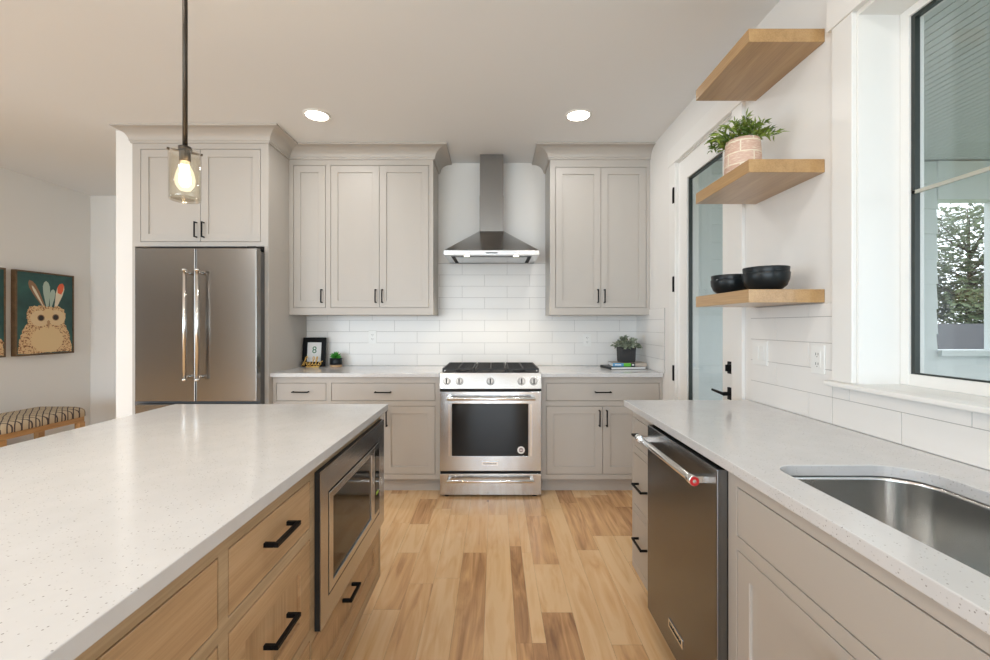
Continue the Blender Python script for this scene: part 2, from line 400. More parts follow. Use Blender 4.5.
# floor : one mesh of planks
mb = MB()
lay_t = mb.bm.faces.layers.float.new('tone'); lay_s = mb.bm.faces.layers.float_vector.new('shift')
cols = [XW-0.05]
while cols[-1] < -0.75: cols.append(cols[-1]+random.choice((0.10, 0.127, 0.127)))
cols = [c for c in cols if c < -0.62] + [-0.557, -0.433, -0.31, -0.18, -0.046, 0.086, 0.152, 0.21, 0.35, 0.474, 0.60, 0.73, 0.86, 0.99, 1.12, 1.25, 1.38, 1.45]
special = {(-0.557): [(3.27, 2.86, 0.50), (2.50, 2.0, 0.30)], (-0.18): [(2.50, 1.66, 0.47), (3.4, 2.5, 0.2)], (0.086): [(2.572, 1.79, 0.62), (3.3, 2.572, 0.26), (1.79, 1.3, 0.45)],
           (0.152): [(2.50, 1.79, 0.06)], (0.21): [(2.98, 2.38, 0.44), (2.38, 1.98, 0.12), (1.98, 1.4, 0.56)], (0.474): [(3.2, 2.53, 0.42), (1.78, 1.2, 0.40)],
           (0.60): [(3.3, 2.7, 0.40)], (0.73): [(3.35, 2.7, 0.46)], (-0.046): [(3.0, 1.5, 0.10)], (0.35): [(3.1, 1.3, 0.14)], (-0.31): [(3.0, 2.25, 0.14), (2.25, 1.5, 0.17)],
           (-0.433): [(3.1, 2.2, 0.16)]}
def plank(x0, x1, y0, y1, tone):
    e = 0.0003
    f = mb.face([(x0+e, y0+e, 0), (x1-e, y0+e, 0), (x1-e, y1-e, 0), (x0+e, y1-e, 0)])
    f[lay_t] = tone; f[lay_s] = Vector((random.uniform(-50, 50), random.uniform(-50, 50), 0))
for x0, x1 in zip(cols[:-1], cols[1:]):
    segs = []
    for k, v in special.items():
        if abs(k-x0) < 1e-4: segs = [(b, a, t) for a, b, t in v]
    cuts = []
    y = YR-0.1-random.random()*0.6
    def fill(y0, y1):
        while y1-y0 > 1e-4:
            L = random.uniform(0.35, 1.25)
            if y1-y0-L < 0.25: L = y1-y0
            r = random.random()
            tone = random.uniform(0.05, 0.22) if r < 0.68 else (random.uniform(0.25, 0.40) if r < 0.92 else random.uniform(0.42, 0.55))
            plank(x0, x1, y0, y0+L, tone); y0 += L
    cur = YR-0.05
    for a, b, t in sorted(segs):
        if a > cur: fill(cur, a)
        plank(x0, x1, a, b, t); cur = b
    fill(cur, YF+0.05)
for a in ((XL-0.1, YR-0.1), ): pass
mb.box(XW-0.1, XR+0.15, YR-0.1, YF+0.1, -0.06, -0.0012, 1)
# store face attributes under the names used by the material
struct(mb.build('floor', [M['floor'], M['dark']]))
mb = MB(); mb.box(XW-0.12, XR+0.15, YR-0.12, YF+0.12, CEIL, CEIL+0.1)
struct(mb.build('ceiling', M['ceiling']))

mb = MB(); mb.box(-2.866, XR+0.15, YB, YB+0.12, 0, CEIL); struct(mb.build('wall_back', M['wall']))
mb = MB(); mb.box(-2.866, -2.7415, 3.312, YF, 0, CEIL); struct(mb.build('wall_divider', M['wall']))
mb = MB(); mb.box(XL-0.12, -2.8, YF, YF+0.12, 0, CEIL); struct(mb.build('wall_far', M['wall']))
mb = MB(); mb.box(XL-0.12, XL, 2.4, YF, 0, CEIL); struct(mb.build('wall_left', M['wall']))
mb = MB(); mb.box(XW-0.12, XL-0.12, 2.4, 2.52, 0, CEIL); struct(mb.build('wall_living_end', M['wall']))
mb = MB(); mb.box(XW-0.12, XW, YR-0.12, 2.4, 0, CEIL); struct(mb.build('wall_added_dark', plain('taupe_wall', (0.20, 0.165, 0.135), 0.6)))  # unseen, added dark to give the refrigerator a brown reflection
# unseen rear wall; invented openings, spaced to shape light and steel reflections
mb = MB()
e = XW
for a, b in REAR_OPEN:
    mb.box(e, a, YR-0.12, YR, 0, CEIL); mb.box(a, b, YR-0.12, YR, 2.42, CEIL); mb.box(a, b, YR-0.12, YR, 0, 0.18); e = b
mb.box(e, XR+0.15, YR-0.12, YR, 0, CEIL)
struct(mb.build('wall_rear', M['wall']))
# right wall with door and window openings
DY0, DY1, DZ = 2.354, 3.105, 2.455
WY0, WY1, WZ0, WZ1 = 0.04, 1.563, 1.072, 2.41
mb = MB(); X1 = XR+0.15
mb.box(XR, X1, DY1, YB, 0, CEIL); mb.box(XR, X1, DY0, DY1, DZ, CEIL); mb.box(XR, X1, WY1, DY0, 0, CEIL)
mb.box(XR, X1, WY0, WY1, 0, WZ0); mb.box(XR, X1, WY0, WY1, WZ1, CEIL); mb.box(XR, X1, YR, WY0, 0, CEIL)
struct(mb.build('wall_right', M['wall']))
# baseboards
mb = MB(); mb.box(XL, XL+0.014, 2.4, YF-0.014, 0, 0.13); struct(mb.build('baseboard_left', M['trim'], bevel=0.003))
mb = MB(); mb.box(XL, -2.866, YF-0.014, YF, 0, 0.13); struct(mb.build('baseboard_far', M['trim'], bevel=0.003))

# ------------------------------------------------------------------ tile
def tiles(name, along, fixed, a0, a1, z0, z1, phase, thick=0.008, rowh=0.1027, L=0.408, zstart=0.922):
    """along 'x' : wall at y=fixed facing -y ; along 'y' : wall at x=fixed facing -x"""
    mb = MB(); g = 0.0011
    def bx(p0, p1, q0, q1, t0, t1, mi):
        if along == 'x': mb.box(p0, p1, fixed-t1, fixed-t0, q0, q1, mi)
        else: mb.box(fixed-t1, fixed-t0, p0, p1, q0, q1, mi)
    bx(a0, a1, z0, z1, 0.0005, thick-0.0016, 1)
    r = 0; z = zstart
    while z < z1-0.004:
        p = phase + (L/2 if r % 2 else 0)
        p -= math.ceil((p-a0)/L)*L
        while p < a1-1e-4:
            q0, q1 = max(p, a0), min(p+L, a1)
            if q1-q0 > 0.006: bx(q0+g, q1-g, max(z, z0)+g, min(z+rowh, z1)-g, 0.001, thick, 0)
            p += L
        z += rowh; r += 1
    return struct(mb.build(name, [M['tile'], M['grout']], bevel=0.0006, segs=1))
tiles('wall_backsplash_back', 'x', YB, -1.711, XR-0.0005, 0.933, 1.86, -1.114, zstart=0.933)
tiles('wall_backsplash_corner', 'y', XR, 3.32, YB-0.009, 0.933, 1.43, 3.6, zstart=0.933)
tiles('wall_backsplash_right', 'y', XR, 1.665, 2.198, 0.922, 1.385, 1.79)
tiles('wall_backsplash_sink', 'y', XR, -0.45, 1.6648, 0.922, 1.071, 1.79)

# ------------------------------------------------------------------ door in right wall
d = bpy.data.objects.new('door_1', None); COL.objects.link(d); d.location = (XR, DY0, 0); struct(d)
off = (-XR, -DY0, 0)
mb = MB(off)
xs0, xs1 = XR+0.012, XR+0.056
GY0, GY1, GZ0, GZ1 = 2.505, 2.970, 0.25, 2.298
for y0, y1, z0, z1 in ((DY0+0.012, GY0, 0.01, DZ-0.012), (GY1, DY1-0.012, 0.01, DZ-0.012), (GY0, GY1, 0.01, GZ0), (GY0, GY1, GZ1, DZ-0.012)):
    mb.box(xs0, xs1, y0, y1, z0, z1)
# glazing bead
mb.build('door_slab', M['trim'], d)
mb = MB(off)
for y0, y1, z0, z1 in ((GY0, GY0+0.008, GZ0, GZ1), (GY1-0.010, GY1, GZ0, GZ1), (GY0+0.008, GY1-0.010, GZ0, GZ0+0.008), (GY0+0.008, GY1-0.010, GZ1-0.010, GZ1)):
    mb.box(xs0+0.010, xs1-0.01, y0, y1, z0, z1)
mb.build('glass_spacer', M['gasket'], d)
mb = MB(off); mb.box(xs0+0.02, xs0+0.026, GY0+0.001, GY1-0.001, GZ0+0.001, GZ1-0.001); mb.build('door_glass', M['glass'], d)
for z in (2.22, 1.59, 0.96, 0.33):
    mb = MB(off); mb.box(XR-0.0205, XR-0.0185, DY1+0.004, DY1+0.034, z-0.052, z+0.052); mb.cyl((XR-0.024, DY1+0.003, z-0.055), (XR-0.024, DY1+0.003, z+0.055), 0.0065, n=12)
    mb.build('hinge', M['black'], d)
yl = 2.405
mb = MB(off); mb.box(xs0-0.009, xs0+0.001, yl-0.034, yl+0.034, 1.031, 1.098); mb.cyl((xs0-0.009, yl, 1.064), (xs0-0.024, yl, 1.064), 0.022, n=20); mb.box(xs0-0.036, xs0-0.024, yl-0.006, yl+0.006, 1.046, 1.082)
mb.build('deadbolt', M['black'], d, 0.001)
mb = MB(off); mb.box(xs0-0.009, xs0+0.001, yl-0.034, yl+0.034, 0.887, 0.955); mb.cyl((xs0-0.009, yl, 0.922), (xs0-0.05, yl, 0.922), 0.011, n=16)
mb.cyl((xs0-0.05, yl-0.012, 0.922), (xs0-0.052, yl+0.115, 0.929), 0.009, 0.007, n=12)
mb.build('lever_handle', M['black'], d, 0.001)
# jamb lining + casing
mb = MB()
for y0, y1, z0, z1 in ((DY1-0.012, DY1-0.0002, 0, DZ), (DY0+0.0002, DY0+0.012, 0, DZ), (DY0+0.012, DY1-0.012, DZ-0.012, DZ-0.0002)):
    mb.box(XR+0.001, X1, y0, y1, z0, z1)
for y0, y1, z0, z1 in ((DY1-0.004, DY1+0.098, 0, DZ-0.004), (DY0-0.098, DY0+0.004, 0, DZ-0.004)):
    mb.box(XR-0.018, XR-0.0002, y0, y1, z0, z1)
mb.box(XR-0.022, XR-0.0002, DY0-0.104, DY1+0.112, DZ-0.004, DZ+0.115)
struct(mb.build('trim_1', M['trim'], bevel=0.002))

# ------------------------------------------------------------------ window over the sink
wn = bpy.data.objects.new('window_1', None); COL.objects.link(wn); wn.location = (XR, WY0, WZ0); struct(wn)
off = (-XR, -WY0, -WZ0)
XO = X1
mb = MB(off)   # jamb lining
mb.box(XR+0.0005, XO, WY1-0.008, WY1-0.0002, 1.09, WZ1); mb.box(XR+0.0005, XO, WY0+0.0002, WY0+0.008, 1.09, WZ1); mb.box(XR+0.0005, XO, WY0+0.008, WY1-0.008, WZ1-0.008, WZ1-0.0002)
mb.build('jamb', M['trim'], wn)
mb = MB(off)   # casing
CX0 = XR-0.018
mb.box(CX0, XR-0.0002, WY1-0.001, WY1+0.092, 1.0905, WZ1+0.006); mb.box(CX0, XR-0.0002, WY0-0.092, WY0+0.001, 1.0905, WZ1+0.006)
mb.box(CX0-0.006, XR-0.0002, WY0-0.11, WY1+0.112, WZ1+0.006, WZ1+0.145)
mb.build('casing', M['trim'], wn, 0.002)
mb = MB(off); mb.box(XR-0.0002, XO, WY0+0.0005, WY1-0.0005, 1.0725, 1.09); mb.box(XR-0.045, XR-0.0002, WY0-0.11, WY1+0.10, 1.0725, 1.09)
mb.build('sill', M['trim'], wn, 0.004)
mb = MB(off)   # white sash frame
fy0, fy1, fz0, fz1, fw = WY0+0.009, WY1-0.009, 1.0905, WZ1-0.009, 0.034
for y0, y1, z0, z1 in ((fy1-fw, fy1, fz0, fz1), (fy0, fy0+fw, fz0, fz1), (fy0+fw, fy1-fw, fz0, fz0+0.04), (fy0+fw, fy1-fw, fz1-0.03, fz1)):
    mb.box(XO-0.004, XO+0.05, y0, y1, z0, z1)
mb.build('window_frame', M['trim'], wn, 0.002)
mb = MB(off)
gy0, gy1, gz0, gz1 = fy0+fw, fy1-fw, fz0+0.04, fz1-0.03
for y0, y1, z0, z1 in ((gy1-0.014, gy1, gz0, gz1), (gy0, gy0+0.014, gz0, gz1), (gy0+0.014, gy1-0.014, gz0, gz0+0.005), (gy0+0.014, gy1-0.014, gz1-0.012, gz1)):
    mb.box(XO+0.004, XO+0.022, y0, y1, z0, z1)
mb.build('spacer', M['gasket'], wn)
mb = MB(off); mb.box(XO+0.012, XO+0.017, gy0+0.001, gy1-0.001, gz0+0.001, gz1-0.001); mb.build('window_pane', M['glass'], wn)
mb = MB(off); mb.box(XO+0.004, XO+0.010, gy0+0.0005, gy1-0.0005, 1.752, 1.764); mb.build('muntin', plain('muntin_tan', (0.42, 0.41, 0.35), 0.4), wn)

# ------------------------------------------------------------------ porch and outdoors
def siding(name, x0, x1, y, z0, z1, exp, thick=0.02):
    mb = MB(); z = z0
    while z < z1:
        zt = min(z+exp, z1)
        mb.face([(x0, y-thick, z), (x1, y-thick, z), (x1, y-0.004, zt), (x0, y-0.004, zt)])
        mb.face([(x0, y-thick, z), (x0, y, z), (x1, y, z), (x1, y-thick, z)])
        mb.face([(x0, y-thick, z), (x0, y-0.004, zt), (x0, y, zt), (x0, y, z)])
        mb.face([(x1, y-thick, z), (x1, y, z), (x1, y, zt), (x1, y-0.004, zt)])
        z = zt
    mb.box(x0, x1, y, y+0.1, z0, z1)
    return struct(mb.build(name, M['siding']))
PY = 3.86; S = 438/PY; PT = 0.10
siding('porch_wall_end', XO+0.45, 2.55, PY, -0.1, 2.74, 0.152)
mb = MB(); mb.box(XO+0.005, XO+0.45, PY-0.04, PY+0.1, -0.1, 2.74); struct(mb.build('porch_corner_board', M['siding']))
mb = MB()
x = XO+0.005
while x < 5.6:
    mb.box(x+0.003, x+0.052, -2.6, PY-0.05, 2.742, 2.76); x += 0.055
mb.box(XO+0.005, 5.65, -2.6, PY+PT, 2.755, 2.82)
struct(mb.build('porch_ceiling', M['beadboard']))
xa, xb = (936-495)/S, (984-495)/438*(PY+PT)
siding('porch_pier', 2.5505, xa, PY, -0.1, 2.74, 0.22)
mb = MB(); mb.box(xa+0.0005, xb+0.9, PY-0.02, PY+PT, 1.3+125/S, 2.74); struct(mb.build('porch_beam', M['siding']))
mb = MB(); mb.box(xb, xb+0.3, PY-0.02, PY+PT, 1.3-24.9/S, 1.3+124.9/S); struct(mb.build('porch_post', M['siding']))
siding('porch_half_wall', xa+0.0005, xb+0.9, PY, -0.1, 1.3-31/S, 0.22)
mb = MB(); mb.box(xa+0.0005, xb+0.9, PY-0.05, PY+PT+0.02, 1.3-30.9/S, 1.3-25/S); struct(mb.build('porch_cap', M['siding']))
mb = MB(); mb.box(XO+0.005, 5.65, -2.6, PY+PT, -0.14, -0.1); struct(mb.build('porch_deck', M['deck']))
mb = MB(); mb.box(-60, 80, -60, 80, -0.5, -0.45); struct(mb.build('ground', M['ground']))

def leafcloud(mb, c, r, n, size, seed, flat=1.0):
    rr = random.Random(seed)
    for _ in range(n):
        v = Vector((rr.gauss(0, 1), rr.gauss(0, 1), rr.gauss(0, 1)*flat)).normalized()*r*(rr.random()**0.4)
        p = Vector(c)+v; a = Vector((rr.gauss(0, 1), rr.gauss(0, 1), rr.gauss(0, 1))).normalized(); b = a.orthogonal().normalized()
        s = size*rr.uniform(0.6, 1.3)
        mb.face([p-a*s, p-b*s*0.45, p+a*s, p+b*s*0.45])
# neighbouring roof and tree seen through the porch opening
t = thing('house', 'dark grey shingled roof of the neighbouring house seen through the window', 'house', (24, 22, -0.45))
mb = MB((-24, -22, 0.45)); mb.box(18, 40, 22, 30, -0.45, 0.0); mb.build('wall', M['siding'], t)
mb = MB((-24, -22, 0.45)); mb.loft([[(17, 21, 0.0), (17, 31, 0.0), (17, 26, 1.38)], [(41, 21, 0.0), (41, 31, 0.0), (41, 26, 1.38)]]); mb.build('roof', M['roof'], t)
t = thing('tree', 'leafy garden tree behind the dark roof, seen through the window', 'tree', (41, 38, -0.45))
K = 1.6
mb = MB(); mb.cyl((0, 0, 0), (0.2, 0, 3.0*K), 0.28, 0.18, 10)
rr = random.Random(5)
brs = []
for i in range(18):
    a = rr.uniform(0, 2*PI); z = K*rr.uniform(1.6, 5.6); L = K*rr.uniform(1.2, 3.0)
    p1 = (L*math.cos(a), L*math.sin(a), z+K*rr.uniform(0.5, 2.0)); mb.cyl((0.15, 0, z-0.6), p1, 0.10, 0.03, 6); brs.append(p1)
mb.cyl((0.2, 0, 3.0*K), (0.1, 0.1, 7.4*K), 0.18, 0.04, 8)
mb.build('trunk', M['bark'], t)
mb = MB()
for i, p in enumerate(brs): leafcloud(mb, p, 1.7, 210, 0.27, i)
for i in range(16): leafcloud(mb, (rr.uniform(-4, 4), rr.uniform(-3, 3), K*rr.uniform(1.2, 7.4)), 1.7, 190, 0.27, 100+i)
for i in range(14): leafcloud(mb, (rr.uniform(-6, 6), rr.uniform(-3, 3), K*rr.uniform(1.0, 3.2)), 2.1, 330, 0.27, 200+i)
mb.build('foliage', M['leaf_tree'], t)

# ------------------------------------------------------------------ back wall cabinets
FY = 3.64      # wall cabinet face
FB = 3.37      # base cabinet face
LX = -1.712
# fridge surround
PX0, PX1, PY0 = -2.741, LX, 3.31
t = thing('fridge_cabinet', 'tall greige cabinet surround with two doors above the refrigerator', 'cabinet', (PX0, PY0, 0))
W = PX1-PX0
off = (0, 0, 0)
for a, b in ((0, 0.021), (W-0.030, W)): MB().box(a, b, 0.0, YB-PY0-0.0005, 0, 1.893).build('side_panel', M['cab'], t, 0.0008)
fr = [('door', -2.676-PX0, -2.2275-PX0, 1.931, 2.627, (-2.2275-PX0-0.026, 2.018, 0.118, True)),
      ('door', -2.2245-PX0, -1.775-PX0, 1.931, 2.627, (-2.2245-PX0+0.026, 2.018, 0.118, True))]
cabinet(t, W, 1.8935, CEIL-0.001, YB-PY0-0.0005, fr, 0)
crown(t, [(PX0, 3.34, (-0.55, 0.0)), (PX0, PY0, (-0.55, -1)), (PX1, PY0, (1, -1)), (PX1, FY-0.0005, (1, -1))], 0)

# left wall cabinet
W = -0.5145-LX; zb = 1.385
t = thing('wall_cabinet', 'greige wall cabinet with three doors left of the range hood', 'cabinet', (LX+0.0005, FY, zb))
q = lambda a: a-LX
fr = [('door', q(-1.674), q(-1.411), 1.445, 2.625, (q(-1.411)-0.026, 1.540, 0.112, True)),
      ('door', q(-1.364), q(-0.9635), 1.445, 2.625, (q(-0.9635)-0.026, 1.540, 0.112, True)),
      ('door', q(-0.9605), q(-0.552), 1.445, 2.625, (q(-0.9605)+0.026, 1.540, 0.112, True))]
cabinet(t, W, zb, CEIL-0.001, YB-FY-0.0085, fr, zb)
crown(t, [(LX+0.0005, FY, (1, -1)), (-0.5145, FY, (1, -1)), (-0.5145, YB-0.0005, (1, 0))], zb)
# right wall cabinet
RX0 = 0.457
t = thing('wall_cabinet', 'greige wall cabinet with two doors right of the range hood', 'cabinet', (RX0, FY, zb))
q = lambda a: a-RX0
fr = [('door', q(0.505), q(0.8785), 1.445, 2.61, (q(0.8785)-0.026, 1.540, 0.112, True)), ('door', q(0.8815), q(1.255), 1.445, 2.61, (q(0.8815)+0.026, 1.540, 0.112, True))]
cabinet(t, XR-RX0-0.0005, zb, CEIL-0.001, YB-FY-0.0085, fr, zb)
crown(t, [(XR-0.0005, FY, (0, -1)), (RX0, FY, (-1, -1)), (RX0, YB-0.0005, (-1, 0))], zb)

# base cabinets on the back wall
CT = 0.933; CB = CT-0.030
BX1 = -0.4205
t = thing('base_cabinet', 'greige base cabinet with two drawers over doors, left of the range', 'cabinet', (LX+0.0005, FB, 0))
q = lambda a: a-LX
fr = [('drawer', q(-1.682), q(-1.302), 0.718, 0.851, (q(-1.492), 0.787, 0.125, False)), ('drawer', q(-1.258), q(-0.463), 0.718, 0.851, (q(-0.8605), 0.785, 0.125, False)),
      ('door', q(-1.682), q(-1.302), 0.154, 0.674, (q(-1.302)-0.028, 0.59, 0.125, True)),
      ('door', q(-1.258), q(-0.862), 0.154, 0.674, (q(-0.862)-0.028, 0.585, 0.125, True)), ('door', q(-0.859), q(-0.463), 0.154, 0.674, (q(-0.859)+0.028, 0.585, 0.125, True))]
cabinet(t, BX1-LX-0.0005, 0.113, CB-0.0005, YB-FB-0.009, fr, 0, toe=0.075)
BX0 = 0.3535
t = thing('base_cabinet', 'greige base cabinet with a wide drawer over two doors, right of the range', 'cabinet', (BX0, FB, 0))
q = lambda a: a-BX0
fr = [('drawer', q(0.395), q(1.262), 0.718, 0.851, (q(0.8285), 0.785, 0.125, False)),
      ('door', q(0.395), q(0.827), 0.154, 0.674, (q(0.827)-0.026, 0.585, 0.125, True)), ('door', q(0.830), q(1.262), 0.154, 0.674, (q(0.830)+0.026, 0.585, 0.125, True))]
cabinet(t, XR-BX0-0.001, 0.113, CB-0.0005, YB-FB-0.009, fr, 0, toe=0.075)
FC = 3.332
o = MB((1.07, -3.6, -CB)).box(LX+0.0005, -0.4195, FC, YB-0.0085, CB, CT).build('countertop', M['quartz'], None, 0.002, loc=(-1.07, 3.6, CB))
tag(o, 'white quartz countertop on back wall between refrigerator and range', 'countertop')
o = MB((-0.8, -3.6, -CB)).box(0.3525, XR-0.0095, FC, YB-0.0085, CB, CT).build('countertop', M['quartz'], None, 0.002, loc=(0.8, 3.6, CB))
tag(o, 'white quartz countertop right of the range, holding plant and books', 'countertop')

CTBACK = CT; CT = 0.922; CB = CT-0.030
# ------------------------------------------------------------------ refrigerator
t = thing('refrigerator', 'stainless steel french door refrigerator in the greige cabinet surround', 'refrigerator', (-2.1815, 3.6, 0))
off = (2.1815, -3.6, 0)
fx0, fx1, fd0, fd1, fs = -2.626, -1.736, 3.19, 3.25, -2.1815
mb = MB(off); mb.box(fx0-0.05, fx1-0.008, 3.255, 3.94, 0.03, 1.845); mb.box(fx0+0.03, fx1-0.03, 3.30, 3.90, 0.0, 0.03); mb.build('body', plain('fridge_side', (0.09, 0.09, 0.092), 0.4), t)
for x0, x1, hx in ((fx0, fs-0.002, -2.221), (fs+0.002, fx1, -2.130)):
    dr = MB(off); dr.box(x0, x1, fd0, fd1, 0.742, 1.861); o = dr.build('door', M['steel_z'], t, 0.006, segs=3)
    h = MB(off); h.cyl((hx, 3.132, 0.905), (hx, 3.132, 1.697), 0.0125, n=18)
    for z in (0.925, 1.677): h.cyl((hx, 3.132, z), (hx, fd0+0.002, z), 0.011, n=14)
    for z in (0.900, 1.686): h.cyl((hx, 3.132, z), (hx, 3.132, z+0.016), 0.0155, n=18)
    h.build('handle', M['chrome'], o)
dr = MB(off); dr.box(fx0, fx1, fd0, fd1, 0.06, 0.722); o = dr.build('freezer_drawer', M['steel_z'], t, 0.006, segs=3)
h = MB(off); h.cyl((fx0+0.06, 3.132, 0.655), (fx1-0.06, 3.132, 0.655), 0.0125, n=18)
for x in (fx0+0.08, fx1-0.08): h.cyl((x, 3.132, 0.655), (x, fd0+0.002, 0.655), 0.011, n=14)
h.build('handle', M['chrome'], o)
mb = MB(off); mb.box(fx1-0.075, fx1-0.015, 3.2, 3.30, 1.8615, 1.876); mb.build('hinge_cover', M['dark'], t)

# ------------------------------------------------------------------ range
RC = -0.034
t = thing('range', 'stainless steel gas range with oven between the base cabinets', 'range', (RC, 3.6, 0))
off = (-RC, -3.6, 0)
rx0, rx1, RF = -0.4175, 0.3505, 3.306
mb = MB(off); mb.box(rx0+0.001, rx1-0.001, RF+0.045, 3.965, 0.03, 0.917)
mb.build('body', M['steel_x'], t)
mb = MB(off); mb.box(rx0, rx1, RF+0.03, 3.968, 0.9175, 0.933); mb.box(rx0+0.02, rx1-0.02, RF+0.075, 3.93, 0.933, 0.935, 1); mb.build('cooktop', [M['steel_x'], M['black_iron']], t, 0.002)
# burners
for bx_, by_ in ((-0.26, 3.48), (-0.26, 3.78), (0.19, 3.48), (0.19, 3.78), (-0.034, 3.63)):
    mb = MB(off); mb.lathe([(0.055, 0.9355), (0.052, 0.943), (0.03, 0.945), (0.03, 0.95), (0.0, 0.951)], (bx_, by_, 0), 20, cap1=False); mb.build('burner', M['black_iron'], t)
# three grates
gw = (rx1-rx0-0.014)/3
for i in range(3):
    mb = MB(off); a = rx0+0.007+i*gw+0.004; b = a+gw-0.008; z0, z1 = 0.952, 0.966
    for y in (RF+0.08, 3.905): mb.box(a, b, y, y+0.014, z0, z1)
    for x in (a, b-0.012): mb.box(x, x+0.012, RF+0.094, 3.905, z0, z1)
    for k in range(1, 6): 
        y = RF+0.08+k*(3.905-RF-0.08)/6
        mb.box(a+0.012, b-0.012, y, y+0.012, z0+0.002, z1)
    mb.box((a+b)/2-0.006, (a+b)/2+0.006, RF+0.094, 3.905, z0, z1-0.001)
    for x in (a, b-0.012):
        for y in (RF+0.08, 3.90): mb.box(x, x+0.012, y, y+0.012, 0.9352, z0)
    mb.build('grate', M['black_iron'], t, 0.0015)
# control panel, slightly raked
mb = MB(off); mb.loft([[(rx0, RF-0.004, 0.818), (rx0, RF+0.044, 0.818), (rx0, RF+0.044, 0.917), (rx0, RF+0.03, 0.936), (rx0, RF+0.022, 0.936)],
                       [(rx1, RF-0.004, 0.818), (rx1, RF+0.044, 0.818), (rx1, RF+0.044, 0.917), (rx1, RF+0.03, 0.936), (rx1, RF+0.022, 0.936)]])
cp = mb.build('control_panel', M['steel_x'], t, 0.002)
nrm = Vector((0, -0.118, 0.026)).normalized()
for kx in (-0.364, -0.269, -0.035, 0.200, 0.292):
    c = Vector((kx, RF+0.0085, 0.873)); mb = MB(off)
    mb.cyl(c, c+nrm*0.004, 0.029, n=24, mi=1); mb.cyl(c+nrm*0.004, c+nrm*0.010, 0.0265, n=24); mb.cyl(c+nrm*0.010, c+nrm*0.012, 0.0215, n=24, mi=1); mb.cyl(c+nrm*0.012, c+nrm*0.038, 0.021, 0.019, n=24)
    mb.box(kx-0.004, kx+0.004, RF-0.036, RF-0.026, 0.862, 0.90, 1)
    mb.build('knob', [M['knob'], M['black']], t)
mb = MB(off); mb.box(rx0, rx1, RF+0.006, RF+0.044, 0.797, 0.8175); mb.build('vent_slot', M['dark'], t)
# oven door
mb = MB(off)
wx0, wx1, wz0, wz1 = -0.3245, 0.2506, 0.311, 0.705
def frame_xz(mb, x0, x1, z0, z1, hx0, hx1, hz0, hz1, y0, y1, mi=0):
    mb.off2 = None
    face_frame(mb, x0, x1, z0, z1, [(hx0, hx1, hz0, hz1)], y0, y1, mi)
frame_xz(mb, rx0+0.001, rx1-0.001, 0.197, 0.7965, wx0, wx1, wz0, wz1, RF, RF+0.044)
dr = mb.build('oven_door', M['steel_x'], t, 0.003)
mb = MB(off); mb.box(wx0-0.002, wx1+0.002, RF+0.004, RF+0.010, wz0-0.002, wz1+0.002); mb.build('oven_window', M['ovenglass'], dr)
mb = MB(off); mb.cyl((-0.357, RF-0.055, 0.752), (0.300, RF-0.055, 0.752), 0.0135, n=20)
for x in (-0.343, 0.286): mb.box(x-0.012, x+0.012, RF-0.055, RF+0.001, 0.74, 0.764)
mb.build('handle', M['chrome'], dr, 0.002)
for x in (-0.352, 0.262):
    mb = MB(off); mb.box(x, x+0.018, RF-0.004, RF+0.001, wz0, wz1); mb.build('window_trim', M['chrome'], dr, 0.002)
# badge and sticker
def text(name, s, size, mat, parent, loc, rot, extr=0.0005, align='CENTER', shear=0.0):
    c = bpy.data.curves.new(name, 'FONT'); c.body = s; c.size = size; c.align_x = align; c.align_y = 'CENTER'; c.extrude = extr; c.shear = shear
    o = bpy.data.objects.new(name, c); COL.objects.link(o)
    dg = bpy.context.evaluated_depsgraph_get(); me = bpy.data.meshes.new_from_object(o.evaluated_get(dg))
    bpy.data.objects.remove(o); me.materials.clear(); me.materials.append(mat)
    o = bpy.data.objects.new(name, me); COL.objects.link(o); o.parent = parent; o.location = loc; o.rotation_euler = rot
    return o
mb = MB(off); mb.box(-0.100, 0.024, RF-0.004, RF+0.001, 0.240, 0.271); bd = mb.build('badge', M['chrome'], dr, 0.0015)
text('lettering', 'KitchenAid', 0.022, M['dark'], bd, (-0.038-RC, RF-0.0048-3.6, 0.2555), (PI/2, 0, 0))
mb = MB(off); mb.cyl((0.197, RF+0.0035, 0.355), (0.197, RF+0.002, 0.355), 0.028, n=28, mi=0); mb.cyl((0.197, RF+0.002, 0.355), (0.197, RF+0.0012, 0.355), 0.017, n=24, mi=1)
mb.box(0.186, 0.208, RF+0.0004, RF+0.0012, 0.352, 0.358, 0); mb.build('sticker', [M['white'], plain('sticker_grey', (0.30, 0.25, 0.27), 0.4)], dr)
# drawer + feet
mb = MB(off); mb.box(rx0+0.001, rx1-0.001, RF+0.004, RF+0.044, 0.014, 0.176); mb2 = mb.build('warming_drawer', M['steel_x'], t, 0.003)
mb = MB(off); mb.cyl((-0.357, RF-0.045, 0.135), (0.289, RF-0.045, 0.135), 0.012, n=18)
for x in (-0.345, 0.277): mb.box(x-0.011, x+0.011, RF-0.045, RF+0.005, 0.125, 0.145)
mb.build('handle', M['chrome'], mb2, 0.002)
mb = MB(off); mb.box(rx0+0.002, rx1-0.002, RF+0.02, RF+0.044, 0.177, 0.1965); mb.build('gap', M['dark'], t)
for x in (rx0+0.05, rx1-0.05):
    mb = MB(off); mb.cyl((x, RF+0.04, 0.0), (x, RF+0.04, 0.03), 0.02, n=14); mb.build('foot', M['dark'], t)
    mb = MB(off); mb.cyl((x, 3.9, 0.0), (x, 3.9, 0.03), 0.02, n=14); mb.build('foot', M['dark'], t)

